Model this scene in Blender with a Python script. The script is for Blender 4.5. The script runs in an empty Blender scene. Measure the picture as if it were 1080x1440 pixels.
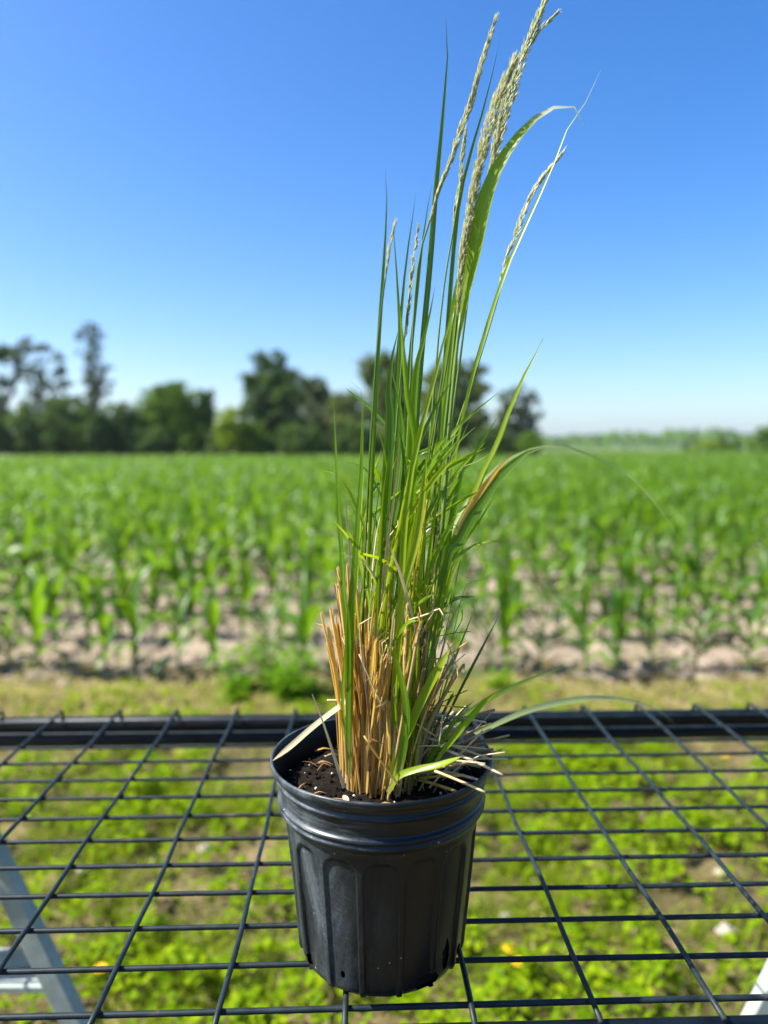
import bpy, math, random
import numpy as np
from math import radians as R, sin, cos, pi
from mathutils import Vector, Matrix, Quaternion

random.seed(7)
RNG = np.random.default_rng(7)
S = bpy.context.scene
COL = S.collection

# ------------------------------------------------------------------ camera
ZC, PITCH, FPX = 1.35, R(4.853), 1060.0          # height, downward pitch, focal length in photo pixels
cam_d = bpy.data.cameras.new('camera')
cam_d.sensor_fit = 'VERTICAL'; cam_d.sensor_height = 36.0; cam_d.sensor_width = 27.0
cam_d.lens = 36.0 * FPX / 1440.0
cam_d.clip_start = 0.02; cam_d.clip_end = 12000
cam_d.dof.use_dof = True; cam_d.dof.focus_distance = 0.60
cam_d.dof.aperture_fstop = cam_d.lens / 8.3
cam = bpy.data.objects.new('camera', cam_d); COL.objects.link(cam)
cam.location = (0, 0, ZC); cam.rotation_euler = (pi / 2 - PITCH, 0, 0)
S.camera = cam

# ------------------------------------------------------------------ light
SUN_EL, SUN_AZ = R(49), R(-97)                   # azimuth clockwise from +Y: from the left, high, slightly on the camera's side
w = bpy.data.worlds.new('World'); S.world = w; w.use_nodes = True
nt = w.node_tree
sky = nt.nodes.new('ShaderNodeTexSky'); sky.sky_type = 'NISHITA'; sky.sun_disc = False
sky.sun_elevation = SUN_EL; sky.sun_rotation = SUN_AZ
sky.altitude = 0; sky.air_density = 0.92; sky.dust_density = 1.5; sky.ozone_density = 3.6
hs = nt.nodes.new('ShaderNodeHueSaturation'); hs.inputs['Saturation'].default_value = 1.36; hs.inputs['Hue'].default_value = .507
nt.links.new(sky.outputs[0], hs.inputs['Color'])
nt.links.new(hs.outputs[0], nt.nodes['Background'].inputs[0])
nt.nodes['Background'].inputs[1].default_value = 0.090
sun_d = bpy.data.lights.new('sun', 'SUN'); sun_d.energy = 5.0; sun_d.angle = R(0.53); sun_d.color = (1, .95, .87)
sun = bpy.data.objects.new('sun', sun_d); COL.objects.link(sun)
SD = Vector((cos(SUN_EL) * sin(SUN_AZ), cos(SUN_EL) * cos(SUN_AZ), sin(SUN_EL)))
sun.rotation_euler = SD.to_track_quat('Z', 'Y').to_euler(); sun.location = (-20, 10, 30)
S.view_settings.view_transform = 'Standard'; S.view_settings.look = 'None'
S.view_settings.gamma = 1; S.view_settings.use_curve_mapping = False
S.view_settings.exposure = 1.5

HAZE = .00014
# ------------------------------------------------------------------ helpers
def tag(o, label=None, cat=None, group=None, kind=None):
    if label: o['label'] = label
    if cat: o['category'] = cat
    if group: o['group'] = group
    if kind: o['kind'] = kind
    return o

def empty(name, loc=(0, 0, 0), rz=0.0):
    o = bpy.data.objects.new(name, None); COL.objects.link(o)
    o.empty_display_size = .05
    o.location = loc; o.rotation_euler = (0, 0, rz); return o

def link(name, me, parent=None, loc=None):
    o = bpy.data.objects.new(name, me); COL.objects.link(o)
    if parent is not None: o.parent = parent
    if loc is not None: o.location = loc
    return o

def mk_mesh(name, V, F, mat=None, uv=None, smooth=True, tint=None):
    """V (n,3); F either (m,k) array or a list of index tuples; uv per vertex; tint per vertex"""
    V = np.asarray(V, dtype=np.float32).reshape(-1, 3)
    me = bpy.data.meshes.new(name)
    if isinstance(F, np.ndarray):
        tot = np.full(len(F), F.shape[1], dtype=np.int32); idx = F.astype(np.int32).ravel()
    else:
        tot = np.array([len(f) for f in F], dtype=np.int32)
        idx = np.array([i for f in F for i in f], dtype=np.int32)
    me.vertices.add(len(V)); me.vertices.foreach_set('co', V.ravel())
    me.loops.add(len(idx)); me.loops.foreach_set('vertex_index', idx)
    me.polygons.add(len(tot))
    st = np.zeros(len(tot), dtype=np.int32); st[1:] = np.cumsum(tot)[:-1]
    me.polygons.foreach_set('loop_start', st); me.polygons.foreach_set('loop_total', tot)
    if uv is not None:
        l = me.uv_layers.new(name='UVMap')
        l.data.foreach_set('uv', np.asarray(uv, dtype=np.float32)[idx].ravel())
    if tint is not None:
        a = me.attributes.new('tint', 'FLOAT', 'POINT'); a.data.foreach_set('value', np.asarray(tint, dtype=np.float32))
    me.update(calc_edges=True); me.validate()
    me.polygons.foreach_set('use_smooth', np.full(len(tot), bool(smooth)))
    if mat: me.materials.append(mat)
    return me

class MB:
    """collects several shapes that become ONE mesh"""
    def __init__(s): s.V = []; s.F = []; s.U = []; s.T = []; s.n = 0
    def add(s, V, F, U=None, t=0.0):
        V = np.asarray(V, float).reshape(-1, 3)
        s.V.append(V); s.F += [tuple(int(i) + s.n for i in f) for f in F]
        s.U.append(np.zeros((len(V), 2)) if U is None else np.asarray(U, float))
        s.T.append(np.full(len(V), t)); s.n += len(V)
    def mesh(s, name, mat, smooth=True):
        return mk_mesh(name, np.concatenate(s.V), s.F, mat, np.concatenate(s.U), smooth, np.concatenate(s.T))

def P(px, py, Y):
    """the point at distance Y in front of the camera that a photo pixel looks at"""
    cx = (px - 540) / FPX; cy = (720 - py) / FPX
    d = np.array([cx, cos(PITCH) + cy * sin(PITCH), -sin(PITCH) + cy * cos(PITCH)])
    return np.array([0, 0, ZC]) + d * (Y / d[1])

def PG(px, py, z=0.0):
    """the point of a level plane that a photo pixel looks at"""
    cx = (px - 540) / FPX; cy = (720 - py) / FPX
    d = np.array([cx, cos(PITCH) + cy * sin(PITCH), -sin(PITCH) + cy * cos(PITCH)])
    return np.array([0, 0, ZC]) + d * ((z - ZC) / d[2])

def catmull(pts, n):
    p = np.asarray(pts, float)
    if len(p) == 2: return p[0] + (p[1] - p[0]) * np.linspace(0, 1, n)[:, None]
    q = np.vstack([2 * p[0] - p[1], p, 2 * p[-1] - p[-2]])
    L = np.r_[0, np.cumsum(np.linalg.norm(np.diff(p, axis=0), axis=1))]
    out = []
    for s in np.linspace(0, L[-1], n):
        i = min(np.searchsorted(L, s, side='right') - 1, len(p) - 2)
        t = (s - L[i]) / max(L[i + 1] - L[i], 1e-9)
        a, b, c, d = q[i], q[i + 1], q[i + 2], q[i + 3]
        out.append(.5 * (2 * b + (c - a) * t + (2 * a - 5 * b + 4 * c - d) * t * t + (3 * b - a - 3 * c + d) * t ** 3))
    return np.array(out)

def norm(v): return v / np.maximum(np.linalg.norm(v, axis=-1, keepdims=True), 1e-9)

def ribbon(path, width, twist=None, fold=0.25, view=(0, -1, .25)):
    """leaf blade: three vertices across (a folded midrib); width per point"""
    path = np.asarray(path); n = len(path)
    T = norm(np.gradient(path, axis=0))
    s0 = norm(np.cross(T, np.asarray(view, float))); n0 = norm(np.cross(s0, T))
    tw = np.zeros(n) if twist is None else np.broadcast_to(twist, (n,))
    side = s0 * np.cos(tw)[:, None] + n0 * np.sin(tw)[:, None]
    nn = n0 * np.cos(tw)[:, None] - s0 * np.sin(tw)[:, None]
    h = (np.asarray(width) / 2)[:, None]
    f = np.broadcast_to(fold, (n,))[:, None]
    V = np.stack([path - side * h, path - nn * h * f * 1.2, path + side * h], axis=1).reshape(-1, 3)
    U = np.stack([np.tile([0, .5, 1], n), np.repeat(np.linspace(0, 1, n), 3)], axis=1)
    F = []
    for i in range(n - 1):
        a = i * 3
        F += [(a, a + 1, a + 4, a + 3), (a + 1, a + 2, a + 5, a + 4)]
    return V, F, U

def tube(path, rad, k=8, cap=True):
    path = np.asarray(path, float); n = len(path); rad = np.broadcast_to(rad, (n,))
    T = norm(np.gradient(path, axis=0))
    ref = np.array([0, 0, 1.0]) if abs(T[0][2]) < .8 else np.array([1.0, 0, 0])
    a = norm(np.cross(T, ref)); b = np.cross(T, a)
    an = np.linspace(0, 2 * pi, k, endpoint=False)
    V = path[:, None] + rad[:, None, None] * (np.cos(an)[None, :, None] * a[:, None] + np.sin(an)[None, :, None] * b[:, None])
    V = V.reshape(-1, 3); F = []
    U = np.stack([np.tile(an / (2 * pi), n), np.repeat(np.linspace(0, 1, n), k)], 1)
    for i in range(n - 1):
        for j in range(k):
            j2 = (j + 1) % k
            F.append((i * k + j, i * k + j2, (i + 1) * k + j2, (i + 1) * k + j))
    if cap:
        F.append(tuple(range(k - 1, -1, -1))); F.append(tuple((n - 1) * k + j for j in range(k)))
    return V, F, U

def prism(a, b, wx, wy, up=(0, 0, 1), bev=.0025):
    """box section from a to b with chamfered corners"""
    a = np.asarray(a, float); b = np.asarray(b, float)
    t = norm(b - a); s = norm(np.cross(t, np.asarray(up, float))); u = np.cross(s, t)
    hx, hy = wx / 2, wy / 2
    prof = [(-hx + bev, -hy), (hx - bev, -hy), (hx, -hy + bev), (hx, hy - bev), (hx - bev, hy), (-hx + bev, hy), (-hx, hy - bev), (-hx, -hy + bev)]
    V = [p + s * x + u * y for p in (a, b) for x, y in prof]
    F = [(j, (j + 1) % 8, 8 + (j + 1) % 8, 8 + j) for j in range(8)] + [tuple(range(7, -1, -1)), tuple(range(8, 16))]
    return V, F

_lat = np.random.default_rng(3).random((256, 256))
def vnoise(x, y, s=1.0, o=0):
    x = np.asarray(x) * s + 37.3 * o + 1000; y = np.asarray(y) * s + 91.7 * o + 1000
    xi = np.floor(x).astype(int); yi = np.floor(y).astype(int); fx = x - xi; fy = y - yi
    fx = fx * fx * (3 - 2 * fx); fy = fy * fy * (3 - 2 * fy)
    g = lambda i, j: _lat[i % 256, j % 256]
    return (g(xi, yi) * (1 - fx) + g(xi + 1, yi) * fx) * (1 - fy) + (g(xi, yi + 1) * (1 - fx) + g(xi + 1, yi + 1) * fx) * fy
def fbm(x, y, s, o=0, n=3):
    return sum(vnoise(x, y, s * 2 ** i, o + i * 5) * .5 ** i for i in range(n)) / sum(.5 ** i for i in range(n))

# ------------------------------------------------------------------ materials
def new_mat(name):
    m = bpy.data.materials.new(name); m.use_nodes = True
    n = m.node_tree; n.nodes.clear()
    out = n.nodes.new('ShaderNodeOutputMaterial')
    return m, n, out
def nd(n, t, **k):
    x = n.nodes.new(t)
    for a, b in k.items(): setattr(x, a, b)
    return x
def ramp(n, fac, stops, interp='LINEAR'):
    r = nd(n, 'ShaderNodeValToRGB'); r.color_ramp.interpolation = interp
    e = r.color_ramp.elements
    while len(e) < len(stops): e.new(.5)
    for i, (p, c) in enumerate(stops):
        e[i].position = p; e[i].color = (*c, 1) if len(c) == 3 else c
    if fac is not None: n.links.new(fac, r.inputs[0])
    return r.outputs[0]
def noise(n, vec, scale, detail=4, rough=.55, dist=0):
    x = nd(n, 'ShaderNodeTexNoise'); x.inputs['Scale'].default_value = scale
    x.inputs['Detail'].default_value = detail; x.inputs['Roughness'].default_value = rough
    x.inputs['Distortion'].default_value = dist
    if vec is not None: n.links.new(vec, x.inputs['Vector'])
    return x.outputs['Fac']
def mth(n, op, a, b=None, c=None, clamp=False):
    x = nd(n, 'ShaderNodeMath', operation=op, use_clamp=clamp)
    for i, v in enumerate((a, b, c)):
        if v is None: continue
        if isinstance(v, (int, float)): x.inputs[i].default_value = v
        else: n.links.new(v, x.inputs[i])
    return x.outputs[0]
def mixc(n, fac, a, b, mode='MIX'):
    x = nd(n, 'ShaderNodeMix', data_type='RGBA', blend_type=mode)
    for i, v in ((0, fac), (6, a), (7, b)):
        if isinstance(v, (int, float)): x.inputs[i].default_value = v
        elif isinstance(v, tuple): x.inputs[i].default_value = (*v, 1)
        else: n.links.new(v, x.inputs[i])
    return x.outputs[2]
def bsdf(n, col, rough=.5, spec=.5, metal=0, normal=None):
    b = nd(n, 'ShaderNodeBsdfPrincipled')
    for key, v in (('Base Color', col), ('Roughness', rough), ('Specular IOR Level', spec), ('Metallic', metal)):
        if isinstance(v, tuple): b.inputs[key].default_value = (*v, 1)
        elif isinstance(v, (int, float)): b.inputs[key].default_value = v
        else: n.links.new(v, b.inputs[key])
    if normal is not None: n.links.new(normal, b.inputs['Normal'])
    return b
def bump(n, h, strength=.3, dist=.01):
    x = nd(n, 'ShaderNodeBump'); x.inputs['Strength'].default_value = strength; x.inputs['Distance'].default_value = dist
    n.links.new(h, x.inputs['Height']); return x.outputs[0]

def leaf_mat(name, stops, along, trans, tfac=.4, rough=.4, spec=.5, vein=.0, veins=9.0, jitter=.35, nscale=60):
    """stops: colours over a random tint; along: colour factor stops over the blade's length (base 0, tip 1)"""
    m, n, out = new_mat(name)
    oi = nd(n, 'ShaderNodeObjectInfo'); at = nd(n, 'ShaderNodeAttribute', attribute_name='tint')
    uv = nd(n, 'ShaderNodeUVMap'); sp = nd(n, 'ShaderNodeSeparateXYZ'); n.links.new(uv.outputs[0], sp.inputs[0])
    geo = nd(n, 'ShaderNodeTexCoord')
    has = mth(n, 'GREATER_THAN', at.outputs['Fac'], 0.0)          # own tint where the mesh has one, else one value per object
    t = mth(n, 'ADD', mth(n, 'MULTIPLY', mth(n, 'SUBTRACT', 1.0, has), oi.outputs['Random']), at.outputs['Fac'])
    nz = noise(n, geo.outputs['Object'], nscale, 3)
    t2 = mth(n, 'MULTIPLY_ADD', mth(n, 'SUBTRACT', nz, .5), jitter, t, clamp=True)
    col = ramp(n, t2, stops)
    if along:
        col = mixc(n, ramp(n, sp.outputs[1], [(p, (f, f, f)) for p, f, _ in along]), col, ramp(n, sp.outputs[1], [(p, c) for p, _, c in along]))
    if vein > 0:
        v = mth(n, 'SINE', mth(n, 'MULTIPLY', sp.outputs[0], veins * 2 * pi))
        mid = mth(n, 'ABSOLUTE', mth(n, 'SUBTRACT', sp.outputs[0], .5))
        mid = mth(n, 'LESS_THAN', mid, .07)
        col = mixc(n, mth(n, 'MULTIPLY', mth(n, 'MULTIPLY_ADD', v, .5, .5), vein), col, (.02, .05, .004), 'MULTIPLY')
        col = mixc(n, mth(n, 'MULTIPLY', mid, .35), col, (.32, .42, .14))
    b = bsdf(n, col, rough, spec)
    tr = nd(n, 'ShaderNodeBsdfTranslucent')
    n.links.new(mixc(n, .6, col, trans), tr.inputs['Color'])
    mx = nd(n, 'ShaderNodeMixShader'); mx.inputs[0].default_value = tfac
    n.links.new(b.outputs[0], mx.inputs[1]); n.links.new(tr.outputs[0], mx.inputs[2])
    n.links.new(mx.outputs[0], out.inputs[0])
    return m

M = {}
M['blade'] = leaf_mat('grass_blade', [(0, (.035, .10, .004)), (.3, (.075, .18, .005)), (.65, (.17, .31, .006)), (1, (.31, .42, .012))],
                      [(0, .9, (.36, .30, .08)), (.12, .35, (.20, .26, .05)), (.3, 0, (.1, .2, .02)), (.93, 0, (.1, .2, .02)), (1, .8, (.40, .36, .16))],
                      (.40, .62, .006), .52, .30, .5, .3, 5)
M['blade_dark'] = leaf_mat('grass_blade_dark', [(0, (.035, .10, .006)), (1, (.09, .18, .008))],
                           [(0, .8, (.30, .27, .08)), (.15, .2, (.15, .22, .05)), (.3, 0, (.1, .2, .02)), (1, 0, (.1, .2, .02))], (.20, .38, .008), .42, .32, .5, .3, 5)
M['blade_lime'] = leaf_mat('grass_blade_lime', [(0, (.20, .34, .005)), (1, (.36, .46, .02))],
                           [(0, .7, (.42, .38, .10)), (.2, .2, (.25, .30, .05)), (.35, 0, (.1, .2, .02)), (1, 0, (.3, .3, .1))], (.48, .62, .006), .52, .32, .5, .25, 5)
M['arch'] = leaf_mat('arching_blade', [(0, (.20, .33, .006)), (1, (.26, .38, .010))], [(0, .3, (.1, .2, .02)), (.3, 0, (.1, .2, .02)), (.9, 0, (.3, .4, .1)), (.94, .9, (.75, .75, .62)), (1, 1, (.8, .8, .7))], (.42, .58, .004), .58, .4, .4, .3, 6)
M['pale_leaf'] = leaf_mat('pale_drooping_leaf', [(0, (.28, .36, .13)), (1, (.38, .46, .20))], [(0, .3, (.1, .2, .02)), (.5, 0, (.3, .4, .12)), (.85, .5, (.5, .5, .25)), (1, 1, (.6, .5, .28))], (.40, .50, .08), .5, .45, .4, .25, 5)
M['blade_edge'] = leaf_mat('browned_blade', [(0, (.05, .13, .008)), (1, (.09, .18, .012))],
                           [(0, .6, (.36, .30, .10)), (.25, 0, (.1, .2, .02)), (1, 0, (.3, .3, .1))], (.28, .46, .01), .45, .4, .4, .3, 5)
M['dry_edge'] = leaf_mat('dry_leaf_margin', [(0, (.70, .33, .03)), (1, (.74, .42, .08))],
                         [(0, .7, (.66, .52, .28)), (.4, .2, (.60, .42, .15)), (.75, 0, (.3, .2, .1)), (1, .9, (.25, .08, .04))], (.8, .42, .04), .5, .5, .3)
M['culm'] = leaf_mat('grass_culm', [(0, (.035, .09, .012)), (.6, (.075, .15, .012)), (1, (.16, .24, .03))],
                     [(0, .9, (.40, .32, .10)), (.22, .3, (.16, .2, .05)), (.4, 0, (.1, .2, .02)), (1, 0, (.1, .2, .1))], (.10, .2, .02), .15, .4, .5)
M['straw'] = leaf_mat('cut_straw', [(0, (.34, .20, .045)), (.2, (.52, .33, .07)), (.5, (.66, .44, .09)), (.75, (.76, .57, .20)), (1, (.82, .70, .40))],
                      [(0, .6, (.32, .25, .13)), (.18, .3, (.52, .42, .20)), (.4, 0, (.4, .3, .2)), (.9, 0, (.5, .4, .3)), (1, .6, (.62, .48, .26))],
                      (.88, .58, .08), .42, .5, .3, .0, 9, .5, 40)
M['straw_brown'] = leaf_mat('weathered_straw', [(0, (.20, .12, .055)), (.5, (.36, .24, .11)), (1, (.54, .40, .20))], None, (.55, .32, .10), .32, .6, .25, 0, 9, .6, 40)
M['straw_pale'] = leaf_mat('bleached_straw', [(0, (.62, .47, .22)), (1, (.78, .66, .42))], [(0, .5, (.3, .22, .12)), (.3, 0, (.5, .4, .3)), (1, .3, (.6, .45, .25))], (.5, .38, .18), .25, .55, .3)
M['seed'] = leaf_mat('grass_seed_head', [(0, (.30, .38, .15)), (.35, (.50, .54, .28)), (.65, (.66, .64, .40)), (.85, (.52, .40, .30)), (1, (.82, .80, .62))],
                     None, (.72, .72, .38), .55, .45, .35, 0, 9, .2)
M['corn'] = leaf_mat('corn_leaf', [(0, (.026, .088, .004)), (.5, (.048, .130, .005)), (1, (.085, .185, .006))],
                     [(0, .5, (.08, .18, .01)), (.25, 0, (.1, .2, .02)), (1, 0, (.1, .2, .02))], (.27, .50, .004), .42, .40, .3, .10, 6, .3, 6)
M['corn_stalk'] = leaf_mat('corn_stalk', [(0, (.04, .10, .02)), (1, (.08, .15, .03))], [(0, .6, (.14, .15, .06)), (.3, 0, (.1, .2, .1)), (1, 0, (.1, .2, .1))], (.1, .2, .02), .1, .4, .5)
M['lawn'] = leaf_mat('lawn_blade', [(0, (.07, .14, .003)), (.35, (.13, .21, .003)), (.62, (.20, .27, .004)), (.74, (.29, .31, .02)), (.86, (.46, .38, .17)), (1, (.54, .43, .26))],
                     [(0, .5, (.08, .08, .01)), (.4, 0, (.1, .2, .02)), (1, 0, (.1, .2, .02))], (.45, .52, .004), .45, .7, .06, 0, 9, .15, 8)
M['clover'] = leaf_mat('lawn_weed_leaf', [(0, (.08, .17, .003)), (.6, (.16, .26, .003)), (1, (.25, .33, .004))], None, (.45, .55, .003), .45, .65, .07, 0, 9, .2, 8)
M['weed'] = leaf_mat('weed_leaf', [(0, (.08, .20, .004)), (1, (.16, .31, .006))], None, (.34, .58, .004), .5, .6, .2, 0, 9, .2, 8)

def tree_mat(name, stops, trans, tfac=.3):
    return leaf_mat(name, stops, None, trans, tfac, .65, .12, 0, 9, .1, 2)
M['oak'] = tree_mat('dark_tree_leaf', [(0, (.034, .078, .020)), (1, (.095, .16, .032))], (.12, .20, .02), .3)
M['bush'] = tree_mat('mid_tree_leaf', [(0, (.055, .125, .010)), (1, (.14, .24, .016))], (.12, .2, .015), .3)
M['light'] = tree_mat('light_tree_leaf', [(0, (.15, .25, .012)), (1, (.28, .38, .02))], (.2, .28, .02), .32)
M['grey'] = tree_mat('grey_tree_leaf', [(0, (.085, .12, .055)), (1, (.17, .21, .10))], (.10, .14, .05), .3)
M['olive'] = tree_mat('olive_tree_leaf', [(0, (.10, .15, .035)), (1, (.20, .26, .06))], (.12, .16, .03), .3)

def bark():
    m, n, out = new_mat('bark'); tc = nd(n, 'ShaderNodeTexCoord')
    z = noise(n, tc.outputs['Object'], 3, 6, .7)
    n.links.new(bsdf(n, ramp(n, z, [(.3, (.05, .04, .03)), (.7, (.14, .115, .09))]), .9, .1, 0, bump(n, z, .6, .05)).outputs[0], out.inputs[0]); return m
M['bark'] = bark()

def soil_mat(name, stops, sc, rough=.95):
    m, n, out = new_mat(name); tc = nd(n, 'ShaderNodeTexCoord')
    a = noise(n, tc.outputs['Object'], sc, 8, .65); b = noise(n, tc.outputs['Object'], sc * 9, 5, .7)
    f = mth(n, 'MULTIPLY_ADD', b, .4, mth(n, 'MULTIPLY', a, .6))
    n.links.new(bsdf(n, ramp(n, f, stops), rough, .1, 0, bump(n, b, .5, .02)).outputs[0], out.inputs[0]); return m
M['soil'] = soil_mat('field_soil', [(.32, (.10, .080, .058)), (.5, (.205, .168, .126)), (.68, (.34, .28, .215))], 2.2)
M['clod'] = soil_mat('soil_clod', [(.3, (.18, .135, .098)), (.7, (.38, .30, .225))], 8)
M['lawn_soil'] = soil_mat('lawn_soil', [(.36, (.035, .032, .012)), (.50, (.085, .07, .03)), (.60, (.20, .15, .08)), (.75, (.34, .26, .16))], 4)
M['far_ground'] = soil_mat('far_grassland', [(.3, (.06, .10, .022)), (.7, (.11, .15, .035))], .05)
M['hill'] = soil_mat('far_hill', [(.35, (.05, .085, .03)), (.6, (.10, .13, .05))], .012)
M['potting'] = soil_mat('potting_soil', [(.38, (.005, .004, .003)), (.56, (.016, .012, .009)), (.72, (.06, .045, .033))], 160)
M['perlite'] = soil_mat('perlite', [(.3, (.5, .48, .43)), (.7, (.7, .68, .64))], 200)
M['stone'] = soil_mat('pale_stone', [(.3, (.30, .26, .21)), (.7, (.50, .45, .38))], 40)

def pot_mat():
    m, n, out = new_mat('black_nursery_plastic'); tc = nd(n, 'ShaderNodeTexCoord')
    mp = nd(n, 'ShaderNodeMapping'); n.links.new(tc.outputs['Object'], mp.inputs[0]); mp.inputs['Scale'].default_value = (1, 1, .35)
    big = noise(n, mp.outputs[0], 22, 6, .68, .6)
    fine = noise(n, tc.outputs['Object'], 420, 4, .7)
    mp2 = nd(n, 'ShaderNodeMapping'); n.links.new(tc.outputs['Object'], mp2.inputs[0]); mp2.inputs['Scale'].default_value = (1, 1, 14)
    scuff = noise(n, mp2.outputs[0], 26, 6, .7)
    sx = nd(n, 'ShaderNodeSeparateXYZ'); n.links.new(tc.outputs['Object'], sx.inputs[0])
    # dried mineral dust: patches, heavier towards the foot, scuffs round the collar rings; sunlit left side painted paler
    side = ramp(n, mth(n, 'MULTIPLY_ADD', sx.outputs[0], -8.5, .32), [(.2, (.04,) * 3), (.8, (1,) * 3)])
    foot = ramp(n, sx.outputs[2], [(0, (1,) * 3), (.05, (.75,) * 3), (.13, (.45,) * 3), (.145, (.55,) * 3), (1, (.55,) * 3)])
    d = ramp(n, mth(n, 'MULTIPLY_ADD', fine, .25, mth(n, 'MULTIPLY', big, .85)), [(.43, (0.03,) * 3), (.56, (.3,) * 3), (.72, (1,) * 3)])
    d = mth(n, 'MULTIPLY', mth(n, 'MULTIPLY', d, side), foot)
    collar = ramp(n, sx.outputs[2], [(.118, (0,) * 3), (.124, (1,) * 3), (1, (1,) * 3)])
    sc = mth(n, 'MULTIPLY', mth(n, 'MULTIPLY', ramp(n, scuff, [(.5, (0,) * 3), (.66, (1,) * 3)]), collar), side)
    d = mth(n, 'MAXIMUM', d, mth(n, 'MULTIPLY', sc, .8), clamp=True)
    vo = nd(n, 'ShaderNodeTexVoronoi'); n.links.new(tc.outputs['Object'], vo.inputs['Vector']); vo.inputs['Scale'].default_value = 120
    speck = ramp(n, vo.outputs['Distance'], [(.05, (1,) * 3), (.09, (0,) * 3)])
    keep = nd(n, 'ShaderNodeSeparateColor'); n.links.new(vo.outputs['Color'], keep.inputs[0])
    speck = mth(n, 'MULTIPLY', speck, mth(n, 'GREATER_THAN', keep.outputs[0], .70))
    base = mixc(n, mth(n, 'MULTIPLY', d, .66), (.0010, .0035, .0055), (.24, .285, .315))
    base = mixc(n, mth(n, 'MULTIPLY', speck, .8), base, (.4, .42, .42))
    rough = mth(n, 'MULTIPLY_ADD', d, .35, mth(n, 'MULTIPLY_ADD', fine, .16, .24), clamp=True)
    nb = bump(n, mth(n, 'MULTIPLY_ADD', big, .6, mth(n, 'MULTIPLY', fine, .15)), .12, .002)
    n.links.new(bsdf(n, base, rough, .38, 0, nb).outputs[0], out.inputs[0]); return m
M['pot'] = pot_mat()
m, n, out = new_mat('pot_inside'); n.links.new(bsdf(n, (.003, .004, .005), .42, .3).outputs[0], out.inputs[0]); M['pot_inner'] = m

def metal_mat(name, c1, c2, rough, metal, sc=30, spec=.5, wear=.0):
    m, n, out = new_mat(name); tc = nd(n, 'ShaderNodeTexCoord')
    z = noise(n, tc.outputs['Object'], sc, 6, .65)
    rust = ramp(n, noise(n, tc.outputs['Object'], sc * .35, 5, .7), [(.64, (0,) * 3), (.74, (1,) * 3)])
    r = mth(n, 'MULTIPLY_ADD', z, .3, rough - .15)
    n.links.new(bsdf(n, mixc(n, mth(n, 'MULTIPLY', rust, wear), ramp(n, z, [(.35, c1), (.65, c2)]), (.16, .11, .075)), r, spec, metal, bump(n, z, .15, .001)).outputs[0], out.inputs[0]); return m
M['wire'] = metal_mat('coated_wire', (.004, .009, .011), (.014, .024, .028), .5, 0, 60, .28, .35)
M['rail'] = metal_mat('dark_coated_rail', (.0015, .003, .005), (.004, .007, .010), .42, 0, 20, .22, .15)
M['galv'] = metal_mat('galvanised_steel', (.24, .285, .26), (.36, .41, .38), .6, .15, 25, .35)
M['petal'] = leaf_mat('dandelion_petal', [(0, (.75, .45, .01)), (1, (.85, .6, .02))], None, (.8, .5, .01), .2, .6, .2)

# ================================================================== SETTING
# big ground sheet to the horizon
def disc_grid(radii, k, zf, mat, name):
    V = []; F = []
    for r in radii:
        for j in range(k):
            a = 2 * pi * j / k; V.append((r * cos(a), r * sin(a), zf(r, a)))
    for i in range(len(radii) - 1):
        for j in range(k):
            F.append((i * k + j, i * k + (j + 1) % k, (i + 1) * k + (j + 1) % k, (i + 1) * k + j))
    F.append(tuple(range(k)))
    return link(name, mk_mesh(name, V, F, mat))
g = disc_grid([8, 20, 60, 150, 400, 900, 1500, 3000, 6000], 96, lambda r, a: -.06, M['far_ground'], 'ground')
tag(g, kind='structure')

# distant rolling hills
xs = np.linspace(-3600, 5200, 120); rows = []
for i, f in enumerate(np.linspace(0, 1, 8)):
    y = 3000 + 1200 * f
    h = (30 + 20 * fbm(xs, xs * 0, .0012, 2) + 9 * fbm(xs, xs * 0, .008, 4)) * sin(f * pi / 2) ** 1.2 * (1 if i < 7 else .9) - .5
    rows.append(np.stack([xs, np.full_like(xs, y) + 60 * vnoise(xs, xs * 0, .004, 8), h], 1))
V = np.concatenate(rows); nx = len(xs)
F = np.array([(i * nx + j, i * nx + j + 1, (i + 1) * nx + j + 1, (i + 1) * nx + j) for i in range(7) for j in range(nx - 1)])
tag(link('hills', mk_mesh('hills', V, F, M['hill'])), kind='structure')

# lawn soil under the grass, and the tilled field
def sheet(name, x0, x1, y0, y1, step, zf, mat):
    nx = int((x1 - x0) / step) + 1; ny = int((y1 - y0) / step) + 1
    X, Y = np.meshgrid(np.linspace(x0, x1, nx), np.linspace(y0, y1, ny))
    V = np.stack([X, Y, zf(X, Y)], -1).reshape(-1, 3)
    i = np.arange(nx * ny).reshape(ny, nx)
    F = np.stack([i[:-1, :-1], i[:-1, 1:], i[1:, 1:], i[1:, :-1]], -1).reshape(-1, 4)
    o = link(name, mk_mesh(name, V, F, mat)); tag(o, kind='structure'); return o
def lawn_z(X, Y): return (fbm(X, Y, 2.0, 1) - .5) * .05 + (fbm(X, Y, 14.0, 3) - .5) * .02
def edge_y(X): return 4.22 + (fbm(X, X * 0, 1.3, 9) - .5) * .35
def soil_z(X, Y):
    rise = np.clip((Y - edge_y(X) + .25) / .6, 0, 1); rise = rise * rise * (3 - 2 * rise)
    row = .012 * np.cos((Y - 4.45) / .76 * 2 * pi)
    return -.055 + rise * (.05 + row + (fbm(X, Y, 3.0, 11) - .5) * .07 + (fbm(X, Y, 13.0, 13, 4) - .5) * .09)
sheet('lawn_ground', -6, 6, -1.6, 4.7, .05, lambda X, Y: lawn_z(X, Y) - .006, M['lawn_soil'])
sheet('field_soil', -7.5, 7.5, 4.0, 10.5, .03, soil_z, M['soil'])
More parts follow.
